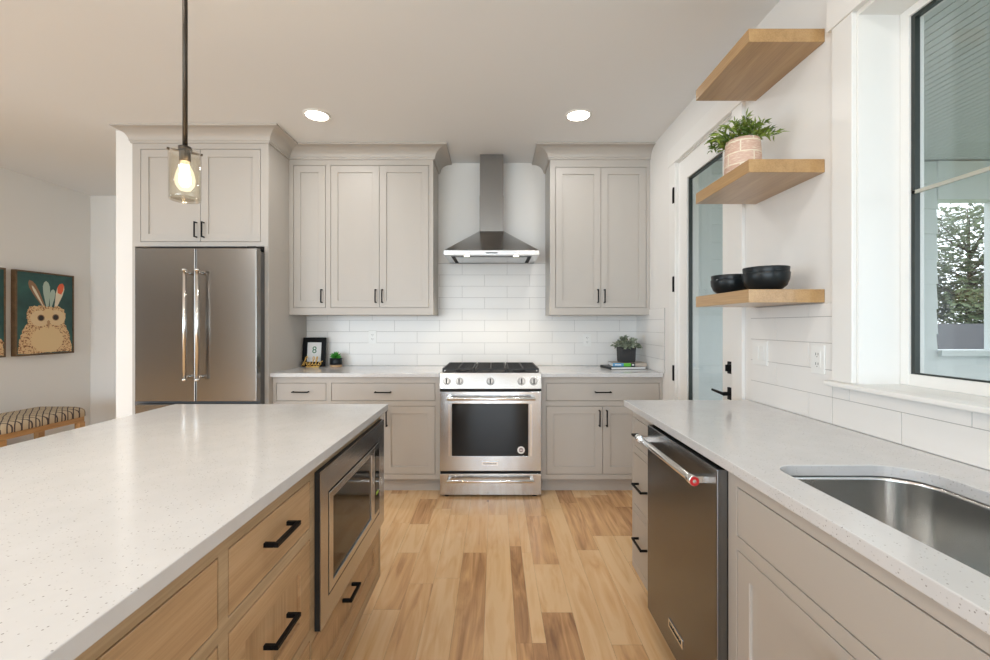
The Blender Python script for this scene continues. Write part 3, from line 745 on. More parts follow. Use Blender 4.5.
# ------------------------------------------------------------------ hood
HC = -0.029
t = thing('range_hood', 'stainless steel pyramid chimney hood mounted over the range', 'range hood', (HC, 3.75, 1.85))
off = (-HC, -3.75, -1.85)
hx0, hx1, hy = HC-0.381, HC+0.381, 3.498
hb = YB-0.001
mb = MB(off); mb.box(HC-0.104, HC+0.104, 3.766, hb, 2.10, 2.41); mb.box(HC-0.101, HC+0.101, 3.769, hb, 2.41, CEIL-0.001)
mb.build('chimney', M['steel_z'], t)
mb = MB(off)
mb.loft([[(hx0, hy, 1.897), (hx1, hy, 1.897), (hx1, hb, 1.897), (hx0, hb, 1.897)], [(HC-0.105, 3.765, 2.106), (HC+0.105, 3.765, 2.106), (HC+0.105, hb, 2.106), (HC-0.105, hb, 2.106)]])
mb.build('canopy', M['steel_x'], t)
mb = MB(off); mb.box(hx0, hx1, hy, hb, 1.8605, 1.8968); rim = mb.build('rim', M['steel_x'], t, 0.001)
mb = MB(off); mb.box(HC-0.045, HC+0.05, hy-0.002, hy+0.001, 1.872, 1.880); mb.build('button_strip', M['dark'], t)
mb = MB(off)
for k in range(4): mb.cyl((HC+0.19+k*0.012, hy-0.002, 1.876), (HC+0.19+k*0.012, hy+0.001, 1.876), 0.003, n=10)
mb.build('lettering', M['dark'], t)
mb = MB(off); mb.box(hx0+0.05, hx1-0.05, hy+0.10, hb-0.05, 1.857, 1.8602); mb.build('filter', M['steel_x'], t)
for x in (hx0+0.055, hx1-0.085):
    mb = MB(off); mb.box(x, x+0.03, hy+0.10, hb-0.06, 1.8555, 1.857); mb.build('filter_grip', M['dark'], t)
mb = MB(off); mb.box(hx0+0.05, hx1-0.05, hy+0.095, hy+0.099, 1.8575, 1.8602); mb.build('filter_edge', M['dark'], t)
em = emis('hood_lamp', (1.0, 0.88, 0.62), 4.0)
for x in (HC-0.20, HC+0.20):
    mb = MB(off); mb.cyl((x, hy+0.055, 1.8602), (x, hy+0.055, 1.857), 0.022, n=20); mb.build('lamp', em, t)
    hl_ = bpy.data.lights.new('hood_spot', 'SPOT'); hl_.energy = 9; hl_.color = (1.0, 0.86, 0.66); hl_.spot_size = math.radians(95); hl_.spot_blend = 0.5; hl_.shadow_soft_size = 0.015
    ho = bpy.data.objects.new('hood_spot', hl_); COL.objects.link(ho); ho.location = (x, hy+0.055, 1.853)

# ------------------------------------------------------------------ island
IX = -0.535
t = thing('kitchen_island', 'oak kitchen island with drawers and black pulls under white quartz', 'island', (IX, 0, 0), PI/2)
# local u = Y, depth into -X
I0, I1 = -0.60, 2.045
ID = 0.88
CBi = CB-0.0005
fr = []
def stack(u0, u1):
    c = (u0+u1)/2 
    fr.append(('drawer', u0, u1, 0.715, 0.848, (c, 0.79, 0.122, False)))
    fr.append(('sdrawer', u0, u1, 0.42, 0.678, (c, 0.553, 0.122, False)))
    fr.append(('sdrawer', u0, u1, 0.172, 0.385, (c, 0.32, 0.122, False)))
    # 0.8447 / 0.8826 are the stile edges measured between the stacks
fr.append(('sdrawer', 1.281, 2.005, 0.172, 0.367, (1.588, 0.332, 0.108, False)))
stack(0.8826, 1.2626); stack(0.26, 0.8447); stack(-0.36, 0.222)
mb = MB()
holes = [(f[1]-G, f[2]+G, f[3]-G, f[4]+G) for f in fr]
MW0, MW1, MZ0, MZ1 = 1.296, 2.032, 0.391, 0.864
holes.append((MW0+0.03, MW1-0.03, MZ0+0.02, MZ1-0.02))
face_frame(mb, I0, I1, 0.13, CBi, holes, 0, 0.021)
mb.box(I0, MW0+0.02, 0.0215, ID, 0.13, CBi); mb.box(MW0+0.02, I1, 0.0215, ID, 0.13, MZ0+0.01); mb.box(MW0+0.02, I1, 0.40, ID, MZ0+0.0105, CBi)
mb.box(MW1-0.02, I1, 0.0215, 0.3995, MZ0+0.0105, CBi); mb.box(MW0+0.0205, MW1-0.0205, 0.0215, 0.3995, MZ1-0.015, CBi)
mb.box(I0+0.05, I1-0.06, 0.085, ID-0.05, 0, 0.1295)
mb.build('body', M['oak_frame'], t, 0.0008, segs=1)
for kind, u0, u1, v0, v1, hd in fr:
    m = MB()
    if kind == 'sdrawer': shaker(m, u0, u1, v0, v1, mi=0, mp=1)
    else: m.box(u0, u1, 0, 0.0205, v0, v1)
    o = m.build('drawer', [M['oak_x'], M['oak_z']], t, 0.001, segs=1)
    pull(hd[0], hd[1], hd[2], False, o, out=0.034, th=0.0105)
o = MB((1.02, -0.75, -CB)).box(-1.53, -0.512, -0.62, 2.096, CB, CT).build('island_countertop', M['quartz'], None, 0.002, loc=(-1.02, 0.75, CB))
tag(o, 'large white speckled quartz top of the oak island', 'countertop')
# built-in microwave
t = thing('microwave', 'stainless built-in microwave in the side of the oak island', 'microwave', (IX, MW0, MZ0), PI/2)
off = (-MW0, 0, -MZ0)
mb = MB(off); mb.box(MW0+0.036, MW1-0.036, 0.002, 0.38, MZ0+0.024, MZ1-0.024); mb.build('body', M['dark'], t)
P = 0.020
mb = MB(off)
d0, d1, e0, e1 = 1.359, 1.948, 0.468, 0.78
face_frame(mb, MW0, MW1, MZ0, MZ1, [(d0-0.006, d1+0.006, e0-0.006, e1+0.006)], -P, -P+0.003, 0)
face_frame(mb, MW0+0.001, MW1-0.001, MZ0+0.001, MZ1-0.001, [(d0-0.006, d1+0.006, e0-0.006, e1+0.006)], -P+0.0032, -0.0006, 1)
mb.build('trim_kit', [steel('mw_steel', (0.52, 0.515, 0.51), 0.22, 'x'), M['dark']], t)
mb = MB(off); face_frame(mb, d0, 1.866, e0, e1, [(1.392, 1.823, 0.493, 0.756)], -P-0.002, 0.0); dr = mb.build('door', M['steel_x'], t, 0.0015)
mb = MB(off); mb.box(1.3915, 1.8235, -P+0.003, -P+0.010, 0.4925, 0.7565); mb.build('door_window', M['mwglass'], dr)
mb = MB(off); mb.box(1.869, d1, -P-0.001, 0.0, e0, e1); cpn = mb.build('control_panel', M['steel_x'], t, 0.001)
mb = MB(off); mb.box(1.876, 1.940, -P-0.0018, -P-0.0005, e0+0.02, e1-0.02); k2 = mb.build('keypad', M['ovenglass'], cpn)
mb = MB(off); mb.box(1.892, 1.924, -P-0.003, -P-0.0019, 0.565, 0.577); mb.build('start_key', plain('green_key', (0.35, 0.55, 0.05), 0.4), k2)

# ------------------------------------------------------------------ right run
RFc = 0.68; RZ = -PI/2
t = thing('drawer_cabinet', 'narrow greige drawer cabinet at the far end, beyond the dishwasher', 'cabinet', (RFc, 2.170, 0), RZ)
fr = [('drawer', 0.028, 0.282, 0.716, 0.846, (0.155, 0.782, 0.125, False)), ('drawer', 0.028, 0.282, 0.432, 0.676, (0.155, 0.548, 0.125, False)), ('drawer', 0.028, 0.282, 0.152, 0.392, (0.155, 0.29, 0.125, False))]
cabinet(t, 0.3085, 0.113, CB-0.0005, XR-RFc-0.009, fr, 0, toe=0.075)
# dishwasher
t = thing('dishwasher', 'dark stainless dishwasher with bar handle beneath right countertop', 'dishwasher', (RFc, 1.8605, 0), RZ)
Wd = 0.583; pd = 0.033
mb = MB(); mb.box(0.004, Wd-0.004, 0.005, 0.56, 0.10, 0.872); mb.box(0.02, Wd-0.02, 0.06, 0.5, 0, 0.0995); mb.box(0.002, Wd-0.002, -0.012, 0.0, 0.88, 0.8905); mb.build('body', M['dark'], t)
mb = MB(); mb.box(0.002, Wd-0.002, -pd, 0.004, 0.10, 0.878); dr = mb.build('door', steel('dw_steel', (0.205, 0.21, 0.215), 0.25, 'x', 0.7), t, 0.004, segs=3)
mb = MB(); mb.cyl((0.045, -pd-0.050, 0.832), (Wd-0.045, -pd-0.050, 0.832), 0.0115, n=20)
for u in (0.06, Wd-0.06): mb.box(u-0.014, u+0.014, -pd-0.05, -pd+0.001, 0.822, 0.842)
for u in (0.035, Wd-0.063): mb.cyl((u, -pd-0.05, 0.832), (u+0.028, -pd-0.05, 0.832), 0.0155, n=20)
h = mb.build('handle', M['chrome'], dr, 0.001)
mb = MB(); u = Wd-0.035
ring = lambda r, uu: [(uu, -pd-0.05+r*math.cos(a*PI/12), 0.832+r*math.sin(a*PI/12)) for a in range(24)]
mb.loft([ring(0.0135, u), ring(0.0135, u+0.003), ring(0.006, u+0.003), ring(0.006, u)], cap0=False, cap1=False)
mb.build('medallion', M['red'], h)
mb = MB(); mb.box(0.232, 0.353, -pd-0.003, -pd+0.001, 0.182, 0.213); bd = mb.build('badge', M['chrome'], dr, 0.001)
text('lettering', 'KitchenAid', 0.022, M['dark'], bd, (0.2925, -pd-0.0036, 0.1975), (PI/2, 0, 0))
# sink cabinet
t = thing('sink_cabinet', 'greige sink base cabinet with false front, nearer than the dishwasher', 'cabinet', (RFc, 1.277, 0), RZ)
fr = [('false', 0.048, 0.87, 0.711, 0.843, None), ('door', 0.048, 0.4575, 0.155, 0.667, (0.4575-0.026, 0.58, 0.125, True)), ('door', 0.4605, 0.87, 0.155, 0.667, (0.4605+0.026, 0.58, 0.125, True))]
mb = MB()
holes = [(f[1]-G, f[2]+G, f[3]-G, f[4]+G) for f in fr]
face_frame(mb, 0, 0.918, 0.113, CB-0.0005, holes, 0, 0.021)
D_ = XR-RFc-0.009
mb.box(0, 0.918, 0.0215, 0.026, 0.113, CB-0.0005)
mb.box(0, 0.018, 0.0265, D_, 0.113, CB-0.0005); mb.box(0.90, 0.918, 0.0265, D_, 0.113, CB-0.0005); mb.box(0.0185, 0.8995, 0.0265, D_, 0.113, 0.131); mb.box(0.0185, 0.8995, D_-0.01, D_, 0.1315, CB-0.0005)
mb.box(0, 0.918, 0.075, D_, 0, 0.1125)
mb.build('body', M['cab'], t, 0.0008, segs=1)
for kind, u0, u1, v0, v1, hd in fr:
    m = MB()
    if kind == 'door': shaker(m, u0, u1, v0, v1)
    else: m.box(u0, u1, 0, 0.0205, v0, v1)
    o = m.build('door' if kind == 'door' else 'false_front', M['cab'], t, 0.001, segs=1)
    if hd: pull(hd[0], hd[1], hd[2], hd[3], o)
t = thing('base_cabinet', 'greige base cabinet nearest the camera under the right countertop', 'cabinet', (RFc, 0.3585, 0), RZ)
fr = [('drawer', 0.03, 0.77, 0.711, 0.843, (0.4, 0.78, 0.125, False)), ('door', 0.03, 0.398, 0.155, 0.667, (0.372, 0.58, 0.125, True)), ('door', 0.401, 0.77, 0.155, 0.667, (0.427, 0.58, 0.125, True))]
cabinet(t, 0.80, 0.113, CB-0.0005, D_, fr, 0, toe=0.075)
# countertop with sink cut-out
def rrect(x0, x1, y0, y1, radii, n=10):
    pts = []
    for (cx, cy, a0, r) in ((x1, y1, 0, radii[0]), (x0, y1, 90, radii[1]), (x0, y0, 180, radii[2]), (x1, y0, 270, radii[3])):
        sx = -1 if cx == x1 else 1; sy = -1 if cy == y1 else 1
        for i in range(n+1):
            a = math.radians(a0+90*i/n); pts.append((cx+sx*r+r*math.cos(a), cy+sy*r+r*math.sin(a)))
    return pts
hole = rrect(0.742, 1.115, 0.40, 1.182, (0.10, 0.06, 0.06, 0.10))
outer = [(0.649, -0.45), (XR-0.0088, -0.45), (XR-0.0088, 2.207), (0.649, 2.207)]
oc = Vector((0.95, 0.9, CB))
bm = bmesh.new(); edges = []
for loop in (outer, hole):
    vs = [bm.verts.new((x-oc.x, y-oc.y, 0.03)) for x, y in loop]
    edges += [bm.edges.new((vs[i], vs[(i+1) % len(vs)])) for i in range(len(vs))]
bmesh.ops.triangle_fill(bm, use_beauty=True, use_dissolve=False, edges=edges)
r = bmesh.ops.extrude_face_region(bm, geom=bm.faces[:]); bmesh.ops.translate(bm, verts=[g for g in r['geom'] if isinstance(g, bmesh.types.BMVert)], vec=(0, 0, -0.03))
mb = MB(); mb.bm.free(); mb.bm = bm
o = mb.build('countertop', M['quartz'], None, 0.0022, loc=oc)
tag(o, 'long white quartz countertop on right wall with a sink cut-out', 'countertop')
# sink
t = thing('sink', 'stainless undermount sink set in the right countertop', 'sink', (0.93, 0.79, CB-0.225))
mb = MB((-0.93, -0.79, -(CB-0.225)))
rings = []
for ins, z in ((-0.022, CB-0.0006), (0.0, CB-0.0006), (0.0, CB-0.012), (0.006, CB-0.10), (0.010, CB-0.165), (0.018, CB-0.192), (0.034, CB-0.208), (0.06, CB-0.214), (0.15, CB-0.218)):
    pr = rrect(0.738+ins, 1.119-ins, 0.396+ins, 1.186-ins, tuple(max(0.03, q-ins*0.7) for q in (0.104, 0.064, 0.064, 0.104)))
    rings.append([(x, y, z) for x, y in pr])
mb.loft(rings, 0, False, True, True, True)
o = mb.build('bowl', M['sink'], t)
sm = o.modifiers.new('thickness', 'SOLIDIFY'); sm.thickness = 0.0015; sm.offset = -1
mb = MB((-0.93, -0.79, -(CB-0.225))); mb.lathe([(0.045, CB-0.2175), (0.045, CB-0.2145), (0.03, CB-0.2145), (0.025, CB-0.217)], (0.95, 0.79, 0), 24); mb.build('drain', M['chrome'], t)

# ------------------------------------------------------------------ floating shelves + things on them
SHY0, SHY1, SHX0 = 1.712, 2.164, 0.992
for zt, lab in ((2.459, 'empty oak floating shelf near ceiling, topmost of three'), (1.949, 'middle oak floating shelf on right wall, holding the potted plant'), (1.440, 'lowest oak floating shelf on right wall, holding black bowls')):
    zb_ = zt-0.052
    o = MB((-1.14, -1.94, -zb_)).box(SHX0, XR-0.0005, SHY0, SHY1, zb_, zt).build('floating_shelf', M['shelf'], None, 0.0015, loc=(1.14, 1.94, zb_))
    tag(o, lab, 'shelf', 'oak floating shelves on the right wall')
def bowl(R, H, loc, label):
    mb = MB(); prof = [(0.0, 0.0), (R*0.52, 0.0), (R*0.62, 0.004), (R*0.86, H*0.30), (R*0.965, H*0.62), (R*1.0, H*0.97), (R*0.99, H), (R*0.975, H), (R*0.95, H*0.62), (R*0.80, H*0.32), (R*0.5, 0.012), (0.0, 0.010)]
    rings = prof
    mb.lathe(prof[1:-1], (0, 0, 0), 40); o = mb.build('bowl', M['bowl'], None, loc=loc)
    return tag(o, label, 'bowl', 'black bowls on the lowest shelf')
ZS = 1.4405
bowl(0.088, 0.076, (1.130, 1.828, ZS), 'larger black bowl on the lowest shelf, under another bowl')
bowl(0.0860, 0.075, (1.130, 1.828, ZS+0.023), 'larger black bowl, upper one of the nearer nested pair')
bowl(0.084, 0.070, (1.105, 2.058, ZS), 'smaller black bowl at far shelf end, under another bowl')
bowl(0.0820, 0.069, (1.105, 2.058, ZS+0.022), 'smaller black bowl, upper one of the far nested pair')

def sprigs(mb, c, n, spread, h, leaf, seed, nl=12, droop=0.3, wid=0.35):
    rr = random.Random(seed); c = Vector(c)
    for i in range(n):
        a = rr.uniform(0, 2*PI); rad = spread*math.sqrt(rr.random()); hh = h*rr.uniform(0.55, 1.0)*(1-0.55*(rad/spread)**2)
        tip = Vector((rad*math.cos(a), rad*math.sin(a), hh))
        prev = None
        for k in range(nl):
            f = (k+1)/nl
            p = Vector((tip.x*f, tip.y*f, tip.z*(1-(1-f)**1.6)-droop*rad*f*f*0.6))+c
            if prev is not None:
                dd = (p-prev)
                s = dd.orthogonal().normalized()*0.0009
                mb.face([prev-s, prev+s, p+s, p-s], 1)
                for sgn in (-1, 1):
                    out = Vector((rr.gauss(0, 1), rr.gauss(0, 1), rr.gauss(0, 0.6))).normalized()
                    L = leaf*rr.uniform(0.6, 1.25); d = (dd.normalized()*0.8+out*0.9).normalized()
                    q = d.cross(Vector((rr.gauss(0, 1), rr.gauss(0, 1), rr.gauss(0, 1)))).normalized()*L*wid*0.5
                    mid = p+d*L*0.45; up = Vector((0, 0, L*0.08))
                    mb.face([p, mid+q+up, p+d*L, mid-q+up], 0)
            prev = p
# basket plant
BXc, BYc = 1.10, 1.945
t = thing('potted_plant', 'feathery green plant in pink patterned pot on middle shelf', 'plant', (BXc, BYc, 1.9495))
mb = MB(); mb.lathe([(0.066, 0.0), (0.074, 0.008), (0.074, 0.08), (0.070, 0.150), (0.067, 0.165), (0.062, 0.165), (0.064, 0.14), (0.064, 0.13)], n=40); mb.build('pot', M['basket'], t)
mb = MB(); mb.lathe([(0.0635, 0.1305), (0.0635, 0.14)], n=24); mb.build('soil', M['bark'], t)
mb = MB(); sprigs(mb, (0, 0, 0.135), 56, 0.145, 0.148, 0.036, 11, nl=10, droop=0.30, wid=0.24); mb.build('foliage', [M['leaf_bright'], M['leaf_bright']], t)

# ------------------------------------------------------------------ small things on the back counter
# frame
CZ = CTBACK+0.0005
fxm, fyb = -1.605, 3.865
t = thing('picture_frame', 'black standing frame with a white card reading 8 on back counter', 'frame', (fxm, fyb, CZ))
lean = bpy.data.objects.new('frame_body', None)
mb = MB(); Wf, Hf = 0.202, 0.258
def leanpt(o): o.rotation_euler = (-0.12, 0, 0.0); return o
face_frame(mb, -Wf/2, Wf/2, 0, Hf, [(-0.063, 0.063, 0.043, Hf-0.043)], 0, 0.022)
bpy.data.objects.remove(lean)
fb = leanpt(mb.build('frame', M['black'], t, 0.004)); 
mb = MB(); mb.box(-0.064, 0.064, 0.012, 0.016, 0.042, Hf-0.042); card = leanpt(mb.build('card', M['white'], t))
mb = MB(); mb.box(-0.09, 0.09, 0.0225, 0.026, 0.01, Hf-0.01); leanpt(mb.build('backing', M['dark'], t))
e = text('numeral', '8', 0.085, M['green'], card, (0, 0.0114, 0.145), (PI/2, 0, 0))
# gold word
t = thing('word_sign', 'gold wire script word hello standing before the black frame', 'sign', (-1.592, 3.815, CZ))
pts = [(-0.083, 0.004), (-0.070, 0.030), (-0.048, 0.066), (-0.038, 0.086), (-0.046, 0.084), (-0.056, 0.05), (-0.066, 0.012), (-0.055, 0.032), (-0.043, 0.036), (-0.042, 0.018), (-0.038, 0.012),
       (-0.026, 0.020), (-0.014, 0.034), (-0.020, 0.040), (-0.026, 0.026), (-0.020, 0.012), (-0.008, 0.016), (0.008, 0.048), (0.018, 0.078), (0.012, 0.084), (0.006, 0.05), (0.006, 0.018), (0.012, 0.012),
       (0.024, 0.026), (0.040, 0.070), (0.040, 0.084), (0.032, 0.070), (0.028, 0.03), (0.032, 0.012), (0.044, 0.018), (0.056, 0.038), (0.064, 0.036), (0.060, 0.014), (0.050, 0.016), (0.052, 0.034), (0.066, 0.040), (0.082, 0.048)]
cu = bpy.data.curves.new('lettering', 'CURVE'); cu.dimensions = '3D'; cu.bevel_depth = 0.0036; cu.bevel_resolution = 2; cu.resolution_u = 6
sp = cu.splines.new('BEZIER'); sp.bezier_points.add(len(pts)-1)
for bp, (u, v) in zip(sp.bezier_points, pts):
    bp.co = (u*1.12, 0, v*1.02+0.004); bp.handle_left_type = bp.handle_right_type = 'AUTO'
o = bpy.data.objects.new('lettering', cu); COL.objects.link(o)
me = bpy.data.meshes.new_from_object(o.evaluated_get(bpy.context.evaluated_depsgraph_get())); bpy.data.objects.remove(o)
me.materials.clear(); me.materials.append(M['gold']); o = bpy.data.objects.new('lettering', me); COL.objects.link(o); o.parent = t
mb = MB(); mb.box(-0.055, 0.06, -0.008, 0.008, 0.0, 0.008); mb.build('base', M['gold'], t, 0.001)
# succulent
t = thing('succulent', 'tiny green succulent in a black pot with wooden foot on back counter', 'plant', (-1.397, 3.85, CZ))
mb = MB(); mb.lathe([(0.051, 0.0), (0.051, 0.018)], n=32); mb.build('foot', M['oak_x'], t)
mb = MB(); mb.lathe([(0.050, 0.0185), (0.053, 0.022), (0.053, 0.076), (0.049, 0.077), (0.047, 0.070)], n=32); mb.build('pot', M['bowl'], t)
mb = MB(); rr = random.Random(3)
for i in range(34):
    a = i*2.4; el = 0.25+1.2*(i/34); L = 0.056*(0.8+0.4*rr.random())
    d = Vector((math.cos(a)*math.cos(el), math.sin(a)*math.cos(el), math.sin(el))); s = d.orthogonal().normalized(); q = d.cross(s)
    p0 = Vector((0, 0, 0.072)); rings = []
    for f, wdt in ((0.1, 0.004), (0.45, 0.009), (0.75, 0.007), (1.0, 0.0008)):
        c = p0+d*L*f; rings.append([c+s*wdt, c+q*wdt*0.5, c-s*wdt, c-q*wdt*0.5])
    mb.loft(rings)
mb.build('leaves', M['leaf_succ'], t)
# books + dark pot
bkz = CZ
bk1 = thing('book', 'black covered book at the bottom, under the charcoal planter on counter', 'book', (1.085, 3.72, bkz), 0.16, 'books under the charcoal planter')
mb = MB(); mb.box(-0.155, 0.155, -0.11, 0.11, 0, 0.003); mb.box(-0.155, 0.155, -0.11, 0.11, 0.018, 0.021); mb.box(-0.155, -0.150, -0.11, 0.11, 0.003, 0.018); mb.build('cover', M['bowl'], bk1, 0.001)
mb = MB(); mb.box(-0.1495, 0.151, -0.106, 0.106, 0.0032, 0.0178); mb.build('pages', M['white'], bk1)
bk2 = thing('book', 'thin book with blue and green spine directly under the charcoal planter', 'book', (1.115, 3.735, bkz+0.0215), -0.06, 'books under the charcoal planter')
mb = MB()
mats = [plain('book_blue', (0.10, 0.32, 0.55), 0.4), plain('book_green', (0.12, 0.50, 0.04), 0.4), plain('book_tan', (0.42, 0.36, 0.30), 0.5), M['white'], M['bowl']]
mb.box(-0.13, 0.15, -0.095, 0.095, 0, 0.002, 2); mb.box(-0.13, 0.15, -0.095, 0.095, 0.026, 0.028, 2)
for x0, x1, mi in ((-0.13, -0.04, 0), (-0.04, 0.02, 1), (0.02, 0.055, 4), (0.055, 0.15, 2)): mb.box(x0, x1, -0.097, -0.0945, 0.0, 0.028, mi)
mb.box(0.028, 0.046, -0.0975, -0.097, 0.008, 0.02, 3)
mb.box(-0.11, -0.06, -0.0975, -0.097, 0.010, 0.018, 3)
mb.build('cover', mats, bk2)
mb = MB(); mb.box(-0.128, 0.148, -0.0944, 0.093, 0.0022, 0.0258); mb.build('pages', M['white'], bk2)
t = thing('potted_plant', 'sage green plant in a charcoal woven planter on books in the corner', 'plant', (1.12, 3.74, bkz+0.05))
mb = MB()
sq = lambda r, z: [(x, y, z) for x, y in rrect(-r, r, -r*0.9, r*0.9, (0.02,)*4, 5)]
mb.loft([sq(0.060, 0), sq(0.066, 0.01), sq(0.068, 0.08), sq(0.071, 0.128), sq(0.064, 0.128), sq(0.062, 0.11)], smooth=True); mb.build('planter', M['charcoal'], t)
mb = MB(); sprigs(mb, (0, 0, 0.105), 40, 0.120, 0.115, 0.036, 21, nl=7, droop=0.25, wid=0.62); mb.build('foliage', [M['leaf_grey'], M['leaf_grey']], t)

# ------------------------------------------------------------------ outlets and switch
def plate(name, label, loc, rz, kind, W=0.072):
    t = thing(name, label, 'outlet' if kind != 's' else 'switch', loc, rz)
    mb = MB(); mb.box(-W/2, W/2, -0.005, 0, -0.058, 0.058); mb.build('cover_plate', M['plastic'], t, 0.002)
    if kind == 'o':
        mb = MB(); mb.box(-0.017, 0.017, -0.0065, -0.005, -0.034, 0.034)
        for z in (-0.019, 0.019):
            for x in (-0.006, 0.006): mb.box(x-0.0012, x+0.0012, -0.0069, -0.0065, z-0.004, z+0.006, 1)
            mb.box(-0.002, 0.002, -0.0069, -0.0065, z-0.011, z-0.008, 1)
        mb.build('receptacle', [M['plastic'], M['dark']], t)
    else:
        for c in (-0.023, 0.023):
            mb = MB(); mb.box(c-0.016, c+0.016, -0.0075, -0.005, -0.033, 0.033); mb.build('rocker', M['plastic'], t, 0.001)
TY = YB-0.0083
plate('outlet', 'white outlet on the back tile left of the range', (-1.11, TY, 1.192), 0, 'o')
plate('outlet', 'white outlet on the back tile right of the range', (0.835, TY, 1.165), 0, 'o')
plate('light_switch', 'white double light switch on right wall tile beside the door', (XR-0.0083, 2.115, 1.165), -PI/2, 's', 0.115)
plate('outlet', 'white outlet on right wall tile between light switch and window', (XR-0.0083, 1.735, 1.165), -PI/2, 'o')

# ------------------------------------------------------------------ recessed lights, pendant
emc = emis('downlight_lens', (1.0, 0.93, 0.82), 9.0)
for (x, y), lab in zip(CANS_SEEN, ('left recessed ceiling light above the three door cabinet', 'right recessed ceiling light above the two door cabinet')):
    t = thing('ceiling_light', lab, 'ceiling light', (x, y, CEIL-0.012), 0, 'recessed ceiling lights')
    mb = MB(); n = 36
    rg = lambda r, z: [(r*math.cos(2*PI*i/n), r*math.sin(2*PI*i/n), z) for i in range(n)]
    mb.loft([rg(0.094, 0.0115), rg(0.092, 0.006), rg(0.078, 0.003), rg(0.074, 0.0115)], 0, False, False, True, True); mb.build('trim_ring', M['trim'], t)
    mb = MB(); mb.loft([rg(0.0735, 0.005), rg(0.0735, 0.0115)]); mb.build('lens', emc, t)
px_, py_ = -1.019, 1.44
t = thing('pendant_light', 'clear glass cylinder pendant lamp hanging over the island', 'pendant light', (px_, py_, 1.708))
BR = plain('aged_bronze', (0.06, 0.05, 0.04), 0.4, 0.9)
mb = MB(); mb.cyl((0, 0, 0.175), (0, 0, CEIL-1.708-0.02), 0.0075, n=14); mb.build('rod', BR, t)
mb = MB(); mb.lathe([(0.06, CEIL-1.708-0.022), (0.062, CEIL-1.708-0.001)], n=28); mb.build('canopy', BR, t)
mb = MB(); mb.cyl((0, 0, 0.128), (0, 0, 0.178), 0.0165, n=20); mb.cyl((0, 0, 0.166), (0, 0, 0.176), 0.02, n=20); mb.build('socket', BR, t)
mb = MB(); dx, dy = 0.036, 0.029; nx, ny = -dy/0.0462*0.006, dx/0.0462*0.006
mb.loft([[(-dx*1.05+nx, -dy*1.05+ny, 0.160), (-dx*1.05-nx, -dy*1.05-ny, 0.160), (-dx*1.05-nx, -dy*1.05-ny, 0.164), (-dx*1.05+nx, -dy*1.05+ny, 0.164)],
         [(dx*1.05+nx, dy*1.05+ny, 0.160), (dx*1.05-nx, dy*1.05-ny, 0.160), (dx*1.05-nx, dy*1.05-ny, 0.164), (dx*1.05+nx, dy*1.05+ny, 0.164)]])
mb.build('strap', BR, t)
mb = MB(); mb.lathe([(0.040, 0.0), (0.0445, 0.003), (0.0455, 0.008), (0.0455, 0.159), (0.0435, 0.159), (0.0435, 0.009)], n=40, cap1=True); mb.build('shade', M['shade_glass'], t)
mb = MB(); mb.lathe([(0.012, 0.128), (0.014, 0.118), (0.024, 0.095), (0.029, 0.072), (0.027, 0.052), (0.016, 0.035), (0.003, 0.031)], n=24, cap0=False); bl = mb.build('bulb', M['bulb'], t)
mb = MB()
for i in range(6):
    a = i*PI/3; mb.cyl((0.008*math.cos(a), 0.008*math.sin(a), 0.115), (0.012*math.cos(a+0.5), 0.012*math.sin(a+0.5), 0.058), 0.0035, n=6)
mb.build('filament', emis('filament_glow', (1.0, 0.80, 0.48), 70.0), bl)
pl = bpy.data.lights.new('pendant_and_fill', 'POINT'); pl.energy = 8; pl.color = (1.0, 0.75, 0.45); pl.shadow_soft_size = 0.02
po = bpy.data.objects.new('pendant_and_fill', pl); COL.objects.link(po); po.location = (px_, py_, 1.708+0.07)
po = bpy.data.objects.new('pendant_and_fill', pl.copy()); COL.objects.link(po); po.location = (px_, 0.25, 1.708+0.07); po.data.energy = 6; po.data.color = (1.0, 0.86, 0.68)  # second lamp added out of view, no fixture, to brighten the left side

# ------------------------------------------------------------------ paintings
def painting(label, y0, y1, shapes):
    z0, z1 = 1.0, 1.83
    xc = XL+0.0008
    t = thing('painting', label, 'painting', (xc, (y0+y1)/2, z0))
    ym = (y0+y1)/2; hw = (y1-y0)/2; H = z1-z0
    mb = MB()   # floater frame
    for a, b, c, d in ((-hw, -hw+0.012, 0, H), (hw-0.012, hw, 0, H), (-hw+0.012, hw-0.012, 0, 0.012), (-hw+0.012, hw-0.012, H-0.012, H)):
        mb.box(0, 0.05, a, b, c, d)
    mb.build('frame', M['frame_brown'], t, 0.001)
    mb = MB(); iw = hw-0.016; i0, i1 = 0.016, H-0.016
    mb.box(0.004, 0.046, -iw, iw, i0, i1, 0)
    names = []
    mats = [M['teal']]
    k = 0
    for mat, poly in shapes:
        k += 1
        if mat not in names: names.append(mat); mats.append(M[mat])
        mb.face([(0.0462+0.00022*k, -iw+2*iw*u, i0+(i1-i0)*v) for u, v in poly], names.index(mat)+1)
    mb.build('canvas', mats, t)
def ell(cu, cv, ru, rv, n=20, a0=0): return [(cu+ru*math.cos(2*PI*i/n), cv+rv*math.sin(2*PI*i/n)) for i in range(n)]
def conv(pts): return [((x-62)/186, (325-y)/285) for x, y in pts]
def ragged(pts, seed, amp=0.012):
    rr = random.Random(seed); out = []
    for (a, b), (c, d) in zip(pts, pts[1:]+pts[:1]):
        for k in range(6):
            f = k/6; out.append((min(1, max(0, a+(c-a)*f+rr.uniform(-amp, amp))), min(1, max(0, b+(d-b)*f+rr.uniform(-amp, amp)))))
    return out
body = ragged(conv([(62, 325), (64, 290), (76, 245), (92, 215), (88, 185), (98, 160), (130, 154), (160, 158), (195, 154), (216, 165), (222, 190), (218, 215), (234, 250), (244, 300), (246, 325)]), 1)
